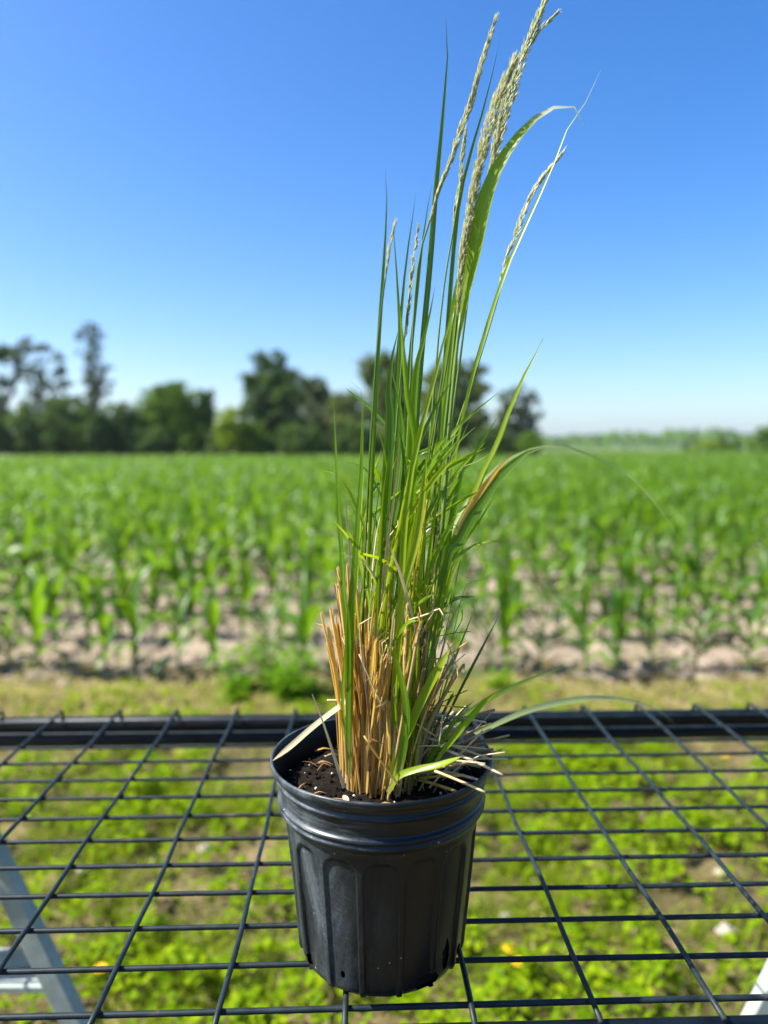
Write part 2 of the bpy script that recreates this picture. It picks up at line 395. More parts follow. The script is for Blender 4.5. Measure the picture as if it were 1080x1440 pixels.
V = [(-80, 10.45, -.03), (90, 10.45, -.03), (110, 135, -.03), (-80, 84, -.03)]
tag(link('field_soil_beyond', mk_mesh('field_soil_beyond', V, [(0, 1, 2, 3)], M['soil'])), kind='structure')
bpy.data.objects['field_soil_beyond'].name = 'field_earth'

# clods lying between the first rows
def clod_shape(r):
    k = [( 1, 0, 0), (-1, 0, 0), (0, 1, 0), (0, -1, 0), (0, 0, 1), (0, 0, -1)]
    V = np.array(k, float)
    F = [(0, 2, 4), (2, 1, 4), (1, 3, 4), (3, 0, 4), (2, 0, 5), (1, 2, 5), (3, 1, 5), (0, 3, 5)]
    V2 = list(V); mid = {}; F2 = []
    def m(a, b):
        key = (min(a, b), max(a, b))
        if key not in mid: mid[key] = len(V2); V2.append(norm(V2[a] + V2[b]))
        return mid[key]
    for a, b, c in F:
        ab, bc, ca = m(a, b), m(b, c), m(c, a); F2 += [(a, ab, ca), (ab, b, bc), (ca, bc, c), (ab, bc, ca)]
    V2 = np.array(V2) * RNG.uniform(.65, 1.15, (len(V2), 1))
    return V2 * r, F2
mb = MB()
for _ in range(2600):
    y = RNG.uniform(4.1, 8.5); x = RNG.uniform(-.6 * y - .4, .6 * y + .4)
    if y < edge_y(np.array(x)) + .05: continue
    r = float(np.clip(RNG.lognormal(-4.1, .55), .006, .055))
    V, F = clod_shape(r); V = V * [1, 1, .7] + [x, y, float(soil_z(np.array(x), np.array(y))) + r * .25]
    mb.add(V, F)
tag(link('soil_clods', mb.mesh('soil_clods', M['clod'], False)), 'dry crumbly soil clods lying between the first corn rows', 'soil clods', kind='stuff')

# ------------------------------------------------------------------ lawn grass (uncountable)
def scatter_xy(n, y0, y1, a, b):
    y = np.sqrt(RNG.uniform(0, 1, n) * (y1 ** 2 - y0 ** 2) + y0 ** 2) if y0 >= 0 else RNG.uniform(y0, y1, n)
    return RNG.uniform(-1, 1, n) * (a * y + b if y0 >= 0 else 4.5), y
def blades(X, Y, Z, h, wd, bend, az, lean, tint):
    n = len(X)
    d = np.stack([np.cos(az), np.sin(az), np.zeros(n)], 1); s = np.stack([-np.sin(az), np.cos(az), np.zeros(n)], 1)
    B = np.stack([X, Y, Z], 1); up = np.array([0, 0, 1.0])
    def pt(t): return B + d * ((lean * t + bend * t * t) * h)[:, None] + up * ((t - .45 * (lean + bend) * t * t) * h)[:, None]
    c0, c1, c2 = pt(0.), pt(.55), pt(1.)
    V = np.stack([c0 - s * wd[:, None] * .5, c0 + s * wd[:, None] * .5, c1 + s * wd[:, None] * .45, c1 - s * wd[:, None] * .45, c2], 1).reshape(-1, 3)
    U = np.tile(np.array([(0, 0), (1, 0), (1, .55), (0, .55), (.5, 1)]), (n, 1))
    o = np.arange(n) * 5
    Q = np.stack([o, o + 1, o + 2, o + 3], 1); T = np.stack([o + 3, o + 2, o + 4], 1)
    return V, U, Q, T, np.repeat(tint, 5)
def tri_quad_mesh(name, V, Q, T, mat, uv, tint):
    F = [tuple(q) for q in Q.tolist()] + [tuple(t) for t in T.tolist()]
    return mk_mesh(name, V, F, mat, uv, True, tint)
n = 150000
X1, Y1 = scatter_xy(n, 1.25, 4.45, .62, 1.2)
X2, Y2 = scatter_xy(9000, -1.5, 1.3, 0, 0)
X = np.r_[X1, X2]; Y = np.r_[Y1, Y2]
lush = fbm(X, Y, 2.3, 21, 4); fine = fbm(X, Y, 9, 33, 2)
verge = np.clip((Y - 3.3) / .6, 0, 1)
keepp = np.clip((lush - .40) * 5, .12, 1) * np.clip((fine - .32) * 5, .08, 1)
keepp = np.maximum(keepp, verge * .30) * (Y < edge_y(X) + .03)
k = RNG.random(len(X)) < keepp
X, Y, lush, verge = X[k], Y[k], lush[k], verge[k]; n = len(X)
back = np.clip((Y - 2.9) / 1.0, 0, 1)
dry = RNG.random(n) < np.clip(.62 - lush * .95 + verge * (.55 + .5 * fbm(X, Y, 4.5, 93, 2)) + back * .1, .04, .9)
tint = np.where(dry, RNG.uniform(.75, .99, n), np.clip(RNG.uniform(.0, .62, n) + verge * .12, 0, .7))
h = RNG.uniform(.03, .085, n) * (.45 + .6 * lush + .5 * np.clip(fine[k] - .35, 0, 1)) * np.where(dry, .8, 1) * (1 + .25 * verge)
wd = RNG.uniform(.0028, .0062, n)
lean = RNG.uniform(.1, .9, n) + dry * .5
V, U, Q, T, TT = blades(X, Y, lawn_z(X, Y) - .004, h, wd, RNG.uniform(.1, .8, n), RNG.uniform(0, 2 * pi, n), lean, tint)
tag(link('grass', tri_quad_mesh('grass', V, Q, T, M['lawn'], U, TT)), 'short lime green and straw coloured lawn grass under the bench', 'grass', kind='stuff')
# low broad leaves (clover and other lawn weeds)
n = 105000
X, Y = scatter_xy(n, 1.0, 4.2, .62, 1.1)
pat = fbm(X, Y, 2.0, 51, 4) * .5 + fbm(X, Y, 11, 61, 2) * .5
k = (RNG.random(n) < np.clip((pat - .455) * 9, 0, 1) * np.clip(1.25 - (Y - 2.6) / 1.3, .12, 1)) & (Y < edge_y(X) - .12)
X, Y, pat = X[k], Y[k], pat[k]; n = len(X)
r = RNG.uniform(.006, .016, n); az = RNG.uniform(0, 2 * pi, n)
nrm = norm(np.stack([RNG.normal(0, .45, n), RNG.normal(0, .45, n), np.ones(n)], 1))
a = norm(np.cross(nrm, np.stack([np.cos(az), np.sin(az), np.zeros(n)], 1))); b = np.cross(nrm, a)
C = np.stack([X, Y, lawn_z(X, Y) + RNG.uniform(.005, .03, n) + np.clip(pat - .44, 0, .3) * .32], 1)
ang = np.linspace(0, 2 * pi, 6, endpoint=False)
V = (C[:, None] + (r[:, None, None]) * (np.cos(ang)[None, :, None] * a[:, None] + .75 * np.sin(ang)[None, :, None] * b[:, None]))
V[:, 0] += nrm * (r * .35)[:, None]; V[:, 3] += nrm * (r * .35)[:, None]
F = np.arange(n * 6).reshape(n, 6)
tag(link('clover', mk_mesh('clover', V.reshape(-1, 3), F, M['clover'], None, True, np.repeat(RNG.uniform(0, .95, n), 6))),
    'bright lime patches of low broad leaved lawn weeds', 'lawn weeds', kind='stuff')

# ------------------------------------------------------------------ corn
def corn_leaf(L, W, e0, droop, az, z0, seg, across=2, r0=.006, wav=.1, roll=0.):
    t = np.linspace(0, 1, seg + 1); e = e0 - droop * t ** 1.6
    dl = L / seg
    xh = np.r_[0, np.cumsum(np.cos((e[:-1] + e[1:]) / 2) * dl)] + r0
    zz = np.r_[0, np.cumsum(np.sin((e[:-1] + e[1:]) / 2) * dl)] + z0
    wdt = W * np.clip((t + .06) / .3, 0, 1) ** .55 * np.clip(1 - np.clip((t - .35) / .65, 0, 1) ** 1.9, .02, 1)
    nz = np.stack([-np.sin(e), np.zeros_like(e), np.cos(e)], 1)
    c = np.stack([xh, .02 * np.sin(t * 3 + roll) * t, zz], 1)
    side = np.stack([np.zeros_like(t), np.cos(roll * t), np.sin(roll * t)], 1)
    fold = (.75 * (1 - t) + .15)[:, None]
    if across == 2:
        l = c - side * wdt[:, None] / 2 + nz * fold * wdt[:, None] / 2 + nz * (wav * W * np.sin(t * 11 + roll * 3))[:, None]
        rr = c + side * wdt[:, None] / 2 + nz * fold * wdt[:, None] / 2 + nz * (wav * W * np.sin(t * 10 + 2 + roll))[:, None]
        V = np.stack([l, c, rr], 1).reshape(-1, 3); kk = 3
        U = np.stack([np.tile([0, .5, 1], seg + 1), np.repeat(t, 3)], 1)
    else:
        V = np.stack([c - side * wdt[:, None] / 2, c + side * wdt[:, None] / 2], 1).reshape(-1, 3); kk = 2
        U = np.stack([np.tile([0, 1], seg + 1), np.repeat(t, 2)], 1)
    F = [(i * kk + j, i * kk + j + 1, (i + 1) * kk + j + 1, (i + 1) * kk + j) for i in range(seg) for j in range(kk - 1)]
    ca, sa = cos(az), sin(az)
    V = np.stack([V[:, 0] * ca - V[:, 1] * sa, V[:, 0] * sa + V[:, 1] * ca, V[:, 2]], 1)
    return V, F, U
def corn_spec(rg):
    out = []; base = rg.uniform(0, pi)
    nl = rg.choice([6, 7, 7])
    for i in range(nl):
        f = i / (nl - 1)
        out.append(dict(L=rg.uniform(.30, .40) * (1 + .35 * sin(f * pi * .85)), W=rg.uniform(.052, .070) * (.6 + .55 * sin(min(1, f + .2) * pi * .75)),
                        e0=R(40 + 42 * f + rg.uniform(-9, 9)), droop=R(rg.uniform(80, 140) * (1 - .42 * f)),
                        az=base + i * pi + rg.uniform(-.5, .5), z0=.07 + .25 * f, roll=rg.uniform(-.9, .9)))
    return out
def corn_arrays(rg, seg, across, stalk_k):
    Vs, Fs, Us, n = [], [], [], 0
    for d in corn_spec(rg):
        V, F, U = corn_leaf(seg=seg, across=across, **d)
        Vs.append(V); Fs.append(np.array(F) + n); Us.append(U); n += len(V)
    if stalk_k:
        an = np.linspace(0, 2 * pi, stalk_k, endpoint=False)
        V = np.concatenate([np.stack([.012 * np.cos(an), .012 * np.sin(an), np.full(stalk_k, -.04)], 1), np.stack([.008 * np.cos(an), .008 * np.sin(an), np.full(stalk_k, .32)], 1)])
        F = np.array([(j, (j + 1) % stalk_k, stalk_k + (j + 1) % stalk_k, stalk_k + j) for j in range(stalk_k)])
        Vs.append(V); Fs.append(F + n); Us.append(np.full((len(V), 2), .1)); n += len(V)
    return np.concatenate(Vs), np.concatenate(Fs), np.concatenate(Us)

rg = random.Random(5)
protos = []
for v in range(7):
    spec = corn_spec(rg); leaves = []
    for d in spec:
        V, F, U = corn_leaf(seg=7, across=2, **d); leaves.append(mk_mesh('corn_leaf', V, F, M['corn'], U))
    path = [(0, 0, -.04), (.003, 0, .1), (0, .002, .22), (0, 0, .34)]
    st = mk_mesh('corn_stalk', *tube(catmull(path, 7), np.linspace(.0135, .007, 7), 8)[:2], M['corn_stalk'], tube(catmull(path, 7), .01, 8)[2])
    protos.append((st, leaves))
ORD = ['first', 'second', 'third', 'fourth', 'fifth', 'sixth', 'seventh', 'eighth', 'ninth', 'tenth', 'eleventh', 'twelfth', 'thirteenth', 'fourteenth',
       'fifteenth', 'sixteenth', 'seventeenth', 'eighteenth', 'nineteenth', 'twentieth', 'twenty-first', 'twenty-second', 'twenty-third', 'twenty-fourth']
ROW0, ROWD = 4.45, .76
def nth(j): return ORD[j] if j < len(ORD) else {0: 'twentieth', 1: 'thirtieth', 2: 'fortieth'}.get((j - 19) // 10, 'fiftieth') if (j - 19) % 10 == 0 else {0: 'twenty', 1: 'thirty', 2: 'forty'}.get((j - 19) // 10, 'fifty') + '-' + ORD[(j - 19) % 10 - 1]
# first two rows as the photo shows them (pixel columns of the stalks)
front_px = [-4, 42, 140, 182, 246, 300, 371, 430, 500, 560, 640, 690, 714, 765, 828, 872, 925, 990, 1062]
second_px = [18, 75, 118, 165, 215, 262, 338, 392, 445, 520, 590, 668, 735, 790, 850, 893, 905, 960, 1010, 1040, 1078]
n_ind = 0; stuff_xy = []
n_rows_ind = 0
for row in range(10):
    y = ROW0 + ROWD * row
    if row == 0: xsr = [(p - 540) / FPX * y * 1.0 for p in front_px]
    elif row == 1: xsr = [(p - 540) / FPX * y for p in second_px]
    else:
        xsr = []; x = -.515 * y - .1 + rg.uniform(0, .1)
        while x < .515 * y + .12:
            xsr.append(x); x += rg.choice([.17, .2, .22, .25, .3]) * rg.uniform(.9, 1.1)
    if n_ind + len(xsr) > 298: break
    n_rows_ind = row + 1
    for j, x in enumerate(xsr):
        yy = y + rg.uniform(-.05, .05)
        z = float(soil_z(np.array(x), np.array(yy)))
        st, lv = protos[(j * 3 + row * 2 + rg.randrange(3)) % len(protos)]
        r_ = empty('corn_plant', (x, yy, z), rg.uniform(0, 2 * pi))
        sc = rg.uniform(.72, 1.12) * (1.0 if row > 1 else .92)
        r_.scale = (sc, sc, sc * rg.uniform(.95, 1.08)); r_.rotation_euler[0] = rg.uniform(-.07, .07); r_.rotation_euler[1] = rg.uniform(-.07, .07)
        link('stalk', st, r_)
        for lm in lv: link('leaf', lm, r_)
        if row < 2:
            nm = 'front row beside the grass strip' if row == 0 else 'second row behind the front row'
            lab = f"young corn plant, {ORD[j]} from the left in the {nm}"
        else:
            lab = f"young corn plant, {nth(j)} from the left in the {ORD[row]} row from the grass strip"
        tag(r_, lab, 'corn plant', f"corn plants in the {ORD[row]} row")
        n_ind += 1
# the rest of the crop, one mass
def mass(points, arrs):
    Vs, Fs, Us, Ts, n = [], [], [], [], 0
    for x, y, s, tt in points:
        V, F, U = arrs[rg.randrange(len(arrs))]
        a = rg.uniform(0, 2 * pi); c, si = cos(a) * s, sin(a) * s
        Vs.append(np.stack([V[:, 0] * c - V[:, 1] * si + x, V[:, 0] * si + V[:, 1] * c + y, V[:, 2] * s * rg.uniform(.9, 1.1) - .03], 1))
        Fs.append(F + n); Us.append(U); Ts.append(np.full(len(V), tt)); n += len(V)
    return Vs, Fs, Us, Ts, n
near = [corn_arrays(rg, 5, 2, 5) for _ in range(8)]
mid = [corn_arrays(rg, 4, 1, 0) for _ in range(8)]
far = [corn_arrays(rg, 2, 1, 0) for _ in range(8)]
pn, pm, pf = [], [], []
for row in range(0, 175):
    y = ROW0 + ROWD * row
    if y > 132: break
    ex = 5.5 if y < 40 else 2.0
    x0, x1 = -.62 * y - ex, .62 * y + ex
    step = .21 if y < 22 else (.24 if y < 45 else .36)
    if y > 76: x0 = .17 * y + 2
    x = x0
    while x < x1:
        xx = x + rg.uniform(-.06, .06); x += step * rg.uniform(.8, 1.2)
        if row < n_rows_ind and abs(xx) < .515 * y + .2: continue
        if y > 72 + .06 * xx and xx < .2 * y + 1.5: continue
        s = rg.uniform(.85, 1.2) * (1.0 if y < 45 else 1.15)
        (pn if y < 21 else pm if y < 45 else pf).append((xx, y + rg.uniform(-.05, .05), s, rg.random()))
Vs, Fs, Us, Ts, off = [], [], [], [], 0
for pts, arrs in ((pn, near), (pm, mid), (pf, far)):
    a, b, c, d, n = mass(pts, arrs)
    Vs += a; Fs += [f + off for f in b]; Us += c; Ts += d; off += n
o = link('corn_crop', mk_mesh('corn_crop', np.concatenate(Vs), np.concatenate(Fs), M['corn'], np.concatenate(Us), True, np.concatenate(Ts)))
tag(o, 'dense green corn crop filling the field behind the nearest rows', 'corn crop', kind='stuff')

n = 6500
Y = RNG.uniform(4.0, 6.4, n); X = RNG.uniform(-.62, .62, n) * (Y + .5)
cl = fbm(X, Y, 3.2, 88, 3); kp = RNG.random(n) < np.clip((cl - .47) * 5, .02, 1) * np.clip(1.25 - (Y - 4.15) / 1.3, .12, 1)
X, Y = X[kp], Y[kp]; n = len(X)
gr = RNG.random(n) < .62
V, U, Q, T, TT = blades(X, Y, soil_z(X, Y) - .005, RNG.uniform(.03, .11, n), RNG.uniform(.004, .010, n), RNG.uniform(.2, 1, n), RNG.uniform(0, 2 * pi, n),
                        RNG.uniform(.2, 1.0, n), np.where(gr, RNG.uniform(.0, .68, n), RNG.uniform(.76, .99, n)))
tag(link('seedling_grass', tri_quad_mesh('seedling_grass', V, Q, T, M['lawn'], U, TT)), 'sparse seedling grass and dead stalks on the bare soil between the first corn rows', 'seedling grass', kind='stuff')
# ------------------------------------------------------------------ weeds at the field edge
def weed(px, py, h, nl, label):
    b = PG(px, py, 0); r_ = empty('weed', (b[0], b[1], float(lawn_z(b[0], b[1]))), 0)
    st = MB(); lf = MB()
    for s in range(4):
        a = rg.uniform(0, 2 * pi); sp = rg.uniform(.1, .5)
        top = np.array([cos(a) * sp * h, sin(a) * sp * h, h * rg.uniform(.7, 1)])
        path = catmull([(0, 0, -.02), top * [.35, .35, .5], top], 6); st.add(*tube(path, np.linspace(.004, .0015, 6), 5))
        for _ in range(nl // 4):
            t = rg.uniform(.15, 1); p = path[int(t * 5)] + np.array([rg.gauss(0, .05), rg.gauss(0, .05), rg.gauss(0, .03)]) * h / .25
            p[2] = max(p[2], .01)
            az = rg.uniform(0, 2 * pi); L = rg.uniform(.035, .075)
            d = np.array([cos(az), sin(az), rg.uniform(-.2, .6)])
            pp = np.array([p, p + d * L * .5 + [0, 0, .006], p + d * L - [0, 0, .006]])
            V, F, U = ribbon(catmull(pp, 4), np.array([.3, 1, .8, .05]) * L * .5, 0, .2, (0.2, .1, 1)); lf.add(V, F, U, rg.random())
    link('stem', st.mesh('stem', M['corn_stalk']), r_); link('foliage', lf.mesh('foliage', M['weed']), r_)
    tag(r_, label, 'weed', 'leafy weeds at the edge of the field')
weed(345, 975, .28, 150, 'bright green bushy weed left of the pot, leftmost of the clump at the field edge')
weed(385, 968, .34, 190, 'tallest bright green weed in the clump left of the straw stubble')
weed(428, 978, .30, 160, 'bright green weed at the right end of the clump left of the pot')
weed(405, 990, .22, 140, 'low bright green weed in front of the tallest one in the clump')
weed(330, 990, .14, 80, 'small low green weed at the front left corner of the clump')
weed(700, 972, .12, 60, 'small green weed right of the pot on the strip beside the field')

# dandelions and pale stones in the lawn
def dandelion(px, py, label):
    b = PG(px, py, .05); z0 = float(lawn_z(b[0], b[1]))
    r_ = empty('dandelion', (b[0], b[1], z0))
    link('stem', mk_mesh('stem', *tube([(0, 0, -.01), (.004, 0, .03), (0, 0, .058)], .0018, 6)[:2], M['weed']), r_)
    mb = MB()
    for ring, (n_, L, el) in enumerate(((18, .019, .25), (14, .014, .75), (9, .009, 1.2))):
        for i in range(n_):
            a = 2 * pi * (i + .5 * ring) / n_ + rg.uniform(-.1, .1)
            d = np.array([cos(a) * cos(el), sin(a) * cos(el), sin(el)])
            pp = [np.array([0, 0, .057]), np.array([0, 0, .057]) + d * L * .6, np.array([0, 0, .056]) + d * L]
            V, F, U = ribbon(pp, np.array([.4, 1, .7]) * .0045, 0, .1, (0, .05, 1)); mb.add(V, F, U, rg.random())
    link('flower_head', mb.mesh('flower_head', M['petal']), r_)
    tag(r_, label, 'dandelion', 'yellow dandelions in the lawn')
dandelion(729, 1360, 'larger yellow dandelion below the mesh just right of the pot foot')
dandelion(716, 1337, 'small yellow dandelion just behind the larger one right of the pot foot')
dandelion(905, 1098, 'yellow dandelion in the middle of the lawn right of the pot rim')
dandelion(1020, 1066, 'small yellow dandelion near the right edge just below the rear rail')
dandelion(141, 1364, 'small yellow dandelion near the leaning galvanised leg on the left')
def stone(px, py, r, label):
    b = PG(px, py, 0); r *= .8; V, F = clod_shape(r)
    o = link('stone', mk_mesh('stone', V * [1.2, 1, .7], F, M['stone'], None, False), None, (b[0], b[1], float(lawn_z(b[0], b[1])) + r * .55))
    tag(o, label, 'stone', 'pale stones in the lawn')
stone(287, 1196, .026, 'pale stone in the lawn left of the pot, the farther of two')
stone(118, 1228, .028, 'pinkish pale stone in the lawn near the left edge')
stone(1020, 1318, .032, 'pale stone in the lawn near the lower right corner')
stone(1014, 1232, .024, 'small pale stone in the lawn near the right edge, farther back')
stone(711, 1288, .022, 'pale stone in the lawn close to the right side of the pot')

# ------------------------------------------------------------------ trees
def tree(name, cat, label, d, base, lobes, leaf, dens, mat, tr, group=None, limbs=True, gap=.0, depth=.8):
    """base: pixel column of the trunk; lobes: (px, py, rx, ry) of the crown's masses as seen at distance d"""
    s = d / FPX
    bx = (base - 540) * s
    root = empty(name, (bx, d, -.06))
    def loc(px, py): return np.array([(px - 540) * s - bx, 0, ZC + (630 - py) * s + .06])
    L = [(loc(px, py) + np.array([0, rg.uniform(-.5, .5) * min(rx, ry) * s * depth, 0]), rx * s, ry * s) for px, py, rx, ry in lobes]
    topz = max(c[2] for c, _, _ in L); tl = max(L, key=lambda q: q[0][2])[0]
    tp = catmull([(0, 0, -.3), (rg.uniform(-.2, .2), 0, topz * .3), (tl[0] * .5, tl[1] * .5, topz * .62), tl], 9)
    mb = MB(); mb.add(*tube(tp, np.linspace(tr, tr * .18, 9), 8)[:2])
    link('trunk', mb.mesh('trunk', M['bark']), root)
    sprays = []
    if limbs:
        for c, rx, ry in L:
            k = int(np.clip(c[2] * .55 / max(topz, .1) * 9, 1, 6)); p0 = tp[k]
            if np.linalg.norm(c - p0) < .6: continue
            md = p0 * .5 + c * .5 + np.array([0, 0, -.12 * np.linalg.norm(c - p0)])
            lm = MB(); lm.add(*tube(catmull([p0, md, c], 6), np.linspace(tr * .42, tr * .1, 6), 6)[:2])
            link('limb', lm.mesh('limb', M['bark']), root); sprays.append((p0, md, c))
    Cs, Ts = [], []
    LV = list(L)
    if limbs:
        for p0, md, c in sprays:
            for f in (.45, .62, .8):
                q = p0 * (1 - f) ** 2 + 2 * f * (1 - f) * md + f * f * c
                LV.append((q + np.array([rg.gauss(0, .3), rg.gauss(0, .3), rg.gauss(.15, .25)]), rg.uniform(.3, .6), rg.uniform(.2, .4)))
    for c, rx, ry in LV:
        n = int(dens * 9 * rx * ry * (.30 / leaf) ** 1.2)
        ncl = max(4, int(n / 26)); ry_ = (rx + ry) / 2 * depth
        u = norm(RNG.normal(size=(ncl, 3))) * (RNG.random((ncl, 1)) ** (1 / 2.6))
        cl = c + u * [rx, ry_, ry]
        clr = RNG.uniform(.12, .30, ncl) * min(rx, ry) + leaf * .3
        k = RNG.integers(0, ncl, n)
        Cs.append(cl[k] + RNG.normal(size=(n, 3)) * clr[k][:, None] * [.62, .62, .5])
        Ts.append(np.clip(RNG.random(ncl)[k] * .7 + RNG.random(n) * .3, 0, .98))
    C = np.concatenate(Cs); T = np.concatenate(Ts); ok = C[:, 2] > .15; C = C[ok]; T = T[ok]; n = len(C)
    a = norm(RNG.normal(size=(n, 3))); b = norm(np.cross(a, RNG.normal(size=(n, 3)))); r = leaf * RNG.uniform(.5, 1.1, n)
    nn = np.cross(a, b)
    V = np.stack([C - a * r[:, None], C - b * (r * .55)[:, None] + nn * (r * .15)[:, None], C + a * r[:, None], C + b * (r * .55)[:, None] + nn * (r * .15)[:, None]], 1).reshape(-1, 3)
    link('crown', mk_mesh('crown', V, np.arange(n * 4).reshape(n, 4), mat, None, False, np.repeat(T, 4)), root)
    tag(root, label, cat, group)
TG = 'trees along the far edge of the field'
tree('tall_tree', 'tree', 'open airy tree cut by the left edge of the photo', 84, 4, [(8, 496, 24, 12), (-14, 500, 26, 16), (12, 538, 20, 9), (-14, 560, 26, 18), (30, 515, 14, 8), (0, 582, 16, 22), (22, 600, 14, 18), (-30, 530, 20, 22), (40, 490, 8, 8)], .26, 30, M['oak'], .26, TG)
tree('tall_tree', 'tree', 'loose branching tree with gaps, second tree from the left edge', 82, 62, [(42, 483, 12, 9), (58, 492, 14, 8), (72, 490, 10, 8), (56, 524, 14, 10), (90, 506, 10, 9), (88, 522, 13, 9), (96, 538, 12, 7), (66, 546, 15, 8), (48, 560, 12, 10), (74, 568, 22, 10), (40, 582, 14, 14), (28, 500, 10, 10)], .22, 30, M['grey'], .24, TG)
tree('tall_tree', 'tree', 'tallest slender airy tree standing out against the sky on the left', 86, 135, [(135, 464, 12, 9), (126, 466, 8, 7), (118, 476, 7, 6), (149, 476, 8, 7), (136, 486, 9, 10), (134, 508, 8, 10), (145, 500, 6, 8), (156, 518, 8, 8), (150, 524, 6, 6), (128, 538, 9, 10), (140, 540, 9, 9), (160, 540, 7, 4), (132, 556, 14, 10), (112, 562, 12, 7), (120, 575, 16, 10)], .21, 30, M['grey'], .22, TG)
tree('round_tree', 'tree', 'rounded mid green tree left of the dark narrow one', 78, 240, [(240, 572, 38, 30), (222, 590, 32, 34), (262, 588, 30, 36), (240, 556, 22, 18), (250, 550, 10, 10), (205, 605, 22, 30), (275, 615, 22, 26), (235, 618, 40, 22)], .30, 40, M['bush'], .25, TG)
tree('narrow_tree', 'tree', 'dark narrow upright tree beside the rounded green tree', 79, 291, [(291, 560, 9, 12), (290, 580, 14, 16), (293, 602, 16, 20), (290, 622, 20, 18), (299, 556, 5, 8)], .26, 48, M['oak'], .2, TG)
tree('small_tree', 'tree', 'small pale green tree left of the tall dark tree', 73, 322, [(325, 586, 16, 14), (316, 596, 12, 14), (330, 602, 18, 16), (322, 620, 16, 16), (340, 612, 14, 18)], .26, 44, M['light'], .15, TG)
tree('tall_tree', 'tree', 'tall dark broad tree in the middle of the tree line', 77, 382, [(370, 508, 16, 12), (392, 512, 18, 14), (352, 534, 13, 12), (384, 534, 32, 18), (408, 535, 16, 16), (372, 556, 30, 18), (398, 562, 32, 20), (362, 586, 24, 22), (390, 594, 34, 26), (414, 606, 24, 26), (380, 620, 36, 20)], .32, 38, M['oak'], .36, TG)
tree('tall_tree', 'tree', 'greyish green tree behind the right shoulder of the tall dark tree', 83, 440, [(432, 542, 18, 13), (450, 545, 18, 14), (440, 560, 26, 16), (460, 566, 18, 18), (440, 590, 30, 26), (455, 615, 26, 24)], .32, 36, M['grey'], .26, TG)
tree('tall_tree', 'tree', 'olive green tree just left of the grass stems', 80, 488, [(490, 566, 18, 16), (478, 580, 18, 20), (500, 590, 20, 26), (484, 610, 28, 28)], .32, 40, M['olive'], .24, TG)
tree('tall_tree', 'tree', 'large olive tree showing between the grass stems', 86, 545, [(530, 514, 26, 15), (552, 512, 24, 14), (520, 530, 18, 16), (548, 538, 32, 20), (568, 530, 20, 18), (540, 566, 36, 24), (575, 566, 26, 28), (545, 605, 42, 32)], .34, 34, M['olive'], .32, TG)
tree('tall_tree', 'tree', 'large grey green tree behind the right side of the grass stems', 82, 640, [(652, 520, 20, 12), (670, 526, 16, 12), (628, 520, 22, 14), (610, 532, 20, 16), (645, 545, 30, 20), (672, 548, 14, 16), (618, 565, 30, 24), (650, 580, 32, 28), (630, 608, 40, 30), (672, 610, 26, 28)], .34, 36, M['olive'], .34, TG)
tree('tall_tree', 'tree', 'open grey tree at the right end of the tree line', 78, 722, [(732, 556, 17, 10), (712, 560, 14, 11), (745, 566, 11, 8), (750, 584, 11, 9), (704, 580, 13, 14), (727, 580, 14, 10), (745, 602, 16, 10), (716, 602, 16, 16), (738, 620, 22, 16), (700, 618, 20, 20)], .28, 34, M['grey'], .26, TG)
sh = [(-12, 612, 30, 30, 'oak', 'dark shrub at the left edge under the airy trees'), (45, 606, 26, 34, 'oak', 'dark shrub beneath the loose branching tree'),
      (92, 600, 28, 40, 'oak', 'tall dark shrub between the two airy trees on the left'), (130, 604, 26, 34, 'oak', 'dark shrub at the foot of the tallest slender tree'),
      (168, 602, 26, 36, 'oak', 'dark shrub left of the rounded green tree'), (212, 622, 26, 20, 'oak', 'low dark shrub in front of the rounded green tree'),
      (308, 622, 18, 20, 'oak', 'dark low shrub between the narrow tree and the pale tree'), (352, 618, 24, 24, 'bush', 'green shrub at the foot of the tall dark tree'),
      (425, 618, 30, 26, 'oak', 'dark shrub right of the tall dark trunk'), (500, 620, 32, 24, 'oak', 'dark shrub under the olive tree by the stems'),
      (590, 620, 36, 24, 'oak', 'dark shrub between the two large olive trees'), (690, 622, 28, 20, 'oak', 'dark shrub left of the open grey tree'),
      (742, 626, 20, 16, 'bush', 'small green shrub at the right end of the tree line')]
for px, py, rx, ry, mt, lab in sh:
    tree('shrub', 'shrub', lab, 75.0 + rg.uniform(-.8, .8), px, [(px, py, rx, ry), (px - rx * .5, py + ry * .4, rx * .7, ry * .6), (px + rx * .5, py + ry * .4, rx * .7, ry * .6), (px, py + ry * .6, rx, ry * .5)], .30, 46, M[mt], .1, 'shrubs under the far trees', False)
RG2 = 'round trees on the right horizon'
tree('round_tree', 'tree', 'large round green tree at the right edge of the horizon', 150, 1082, [(1075, 612, 20, 12), (1090, 606, 22, 14), (1066, 626, 20, 12), (1090, 628, 26, 14)], .5, 14, M['bush'], .4, RG2)
tree('round_tree', 'tree', 'small green tree left of the large round one on the horizon', 165, 1012, [(1010, 616, 9, 8), (1018, 624, 14, 10), (1002, 628, 12, 9), (1036, 624, 14, 8)], .5, 14, M['bush'], .3, RG2)
tree('round_tree', 'tree', 'low light green tree before the gap on the right horizon', 150, 990, [(990, 628, 16, 9), (1010, 632, 18, 8), (975, 632, 10, 6)], .45, 14, M['light'], .25, RG2)
tree('round_tree', 'tree', 'dark small tree at the left end of the group on the right horizon', 230, 975, [(976, 622, 8, 6), (965, 628, 10, 7), (985, 628, 10, 7)], .6, 9, M['oak'], .3, RG2)
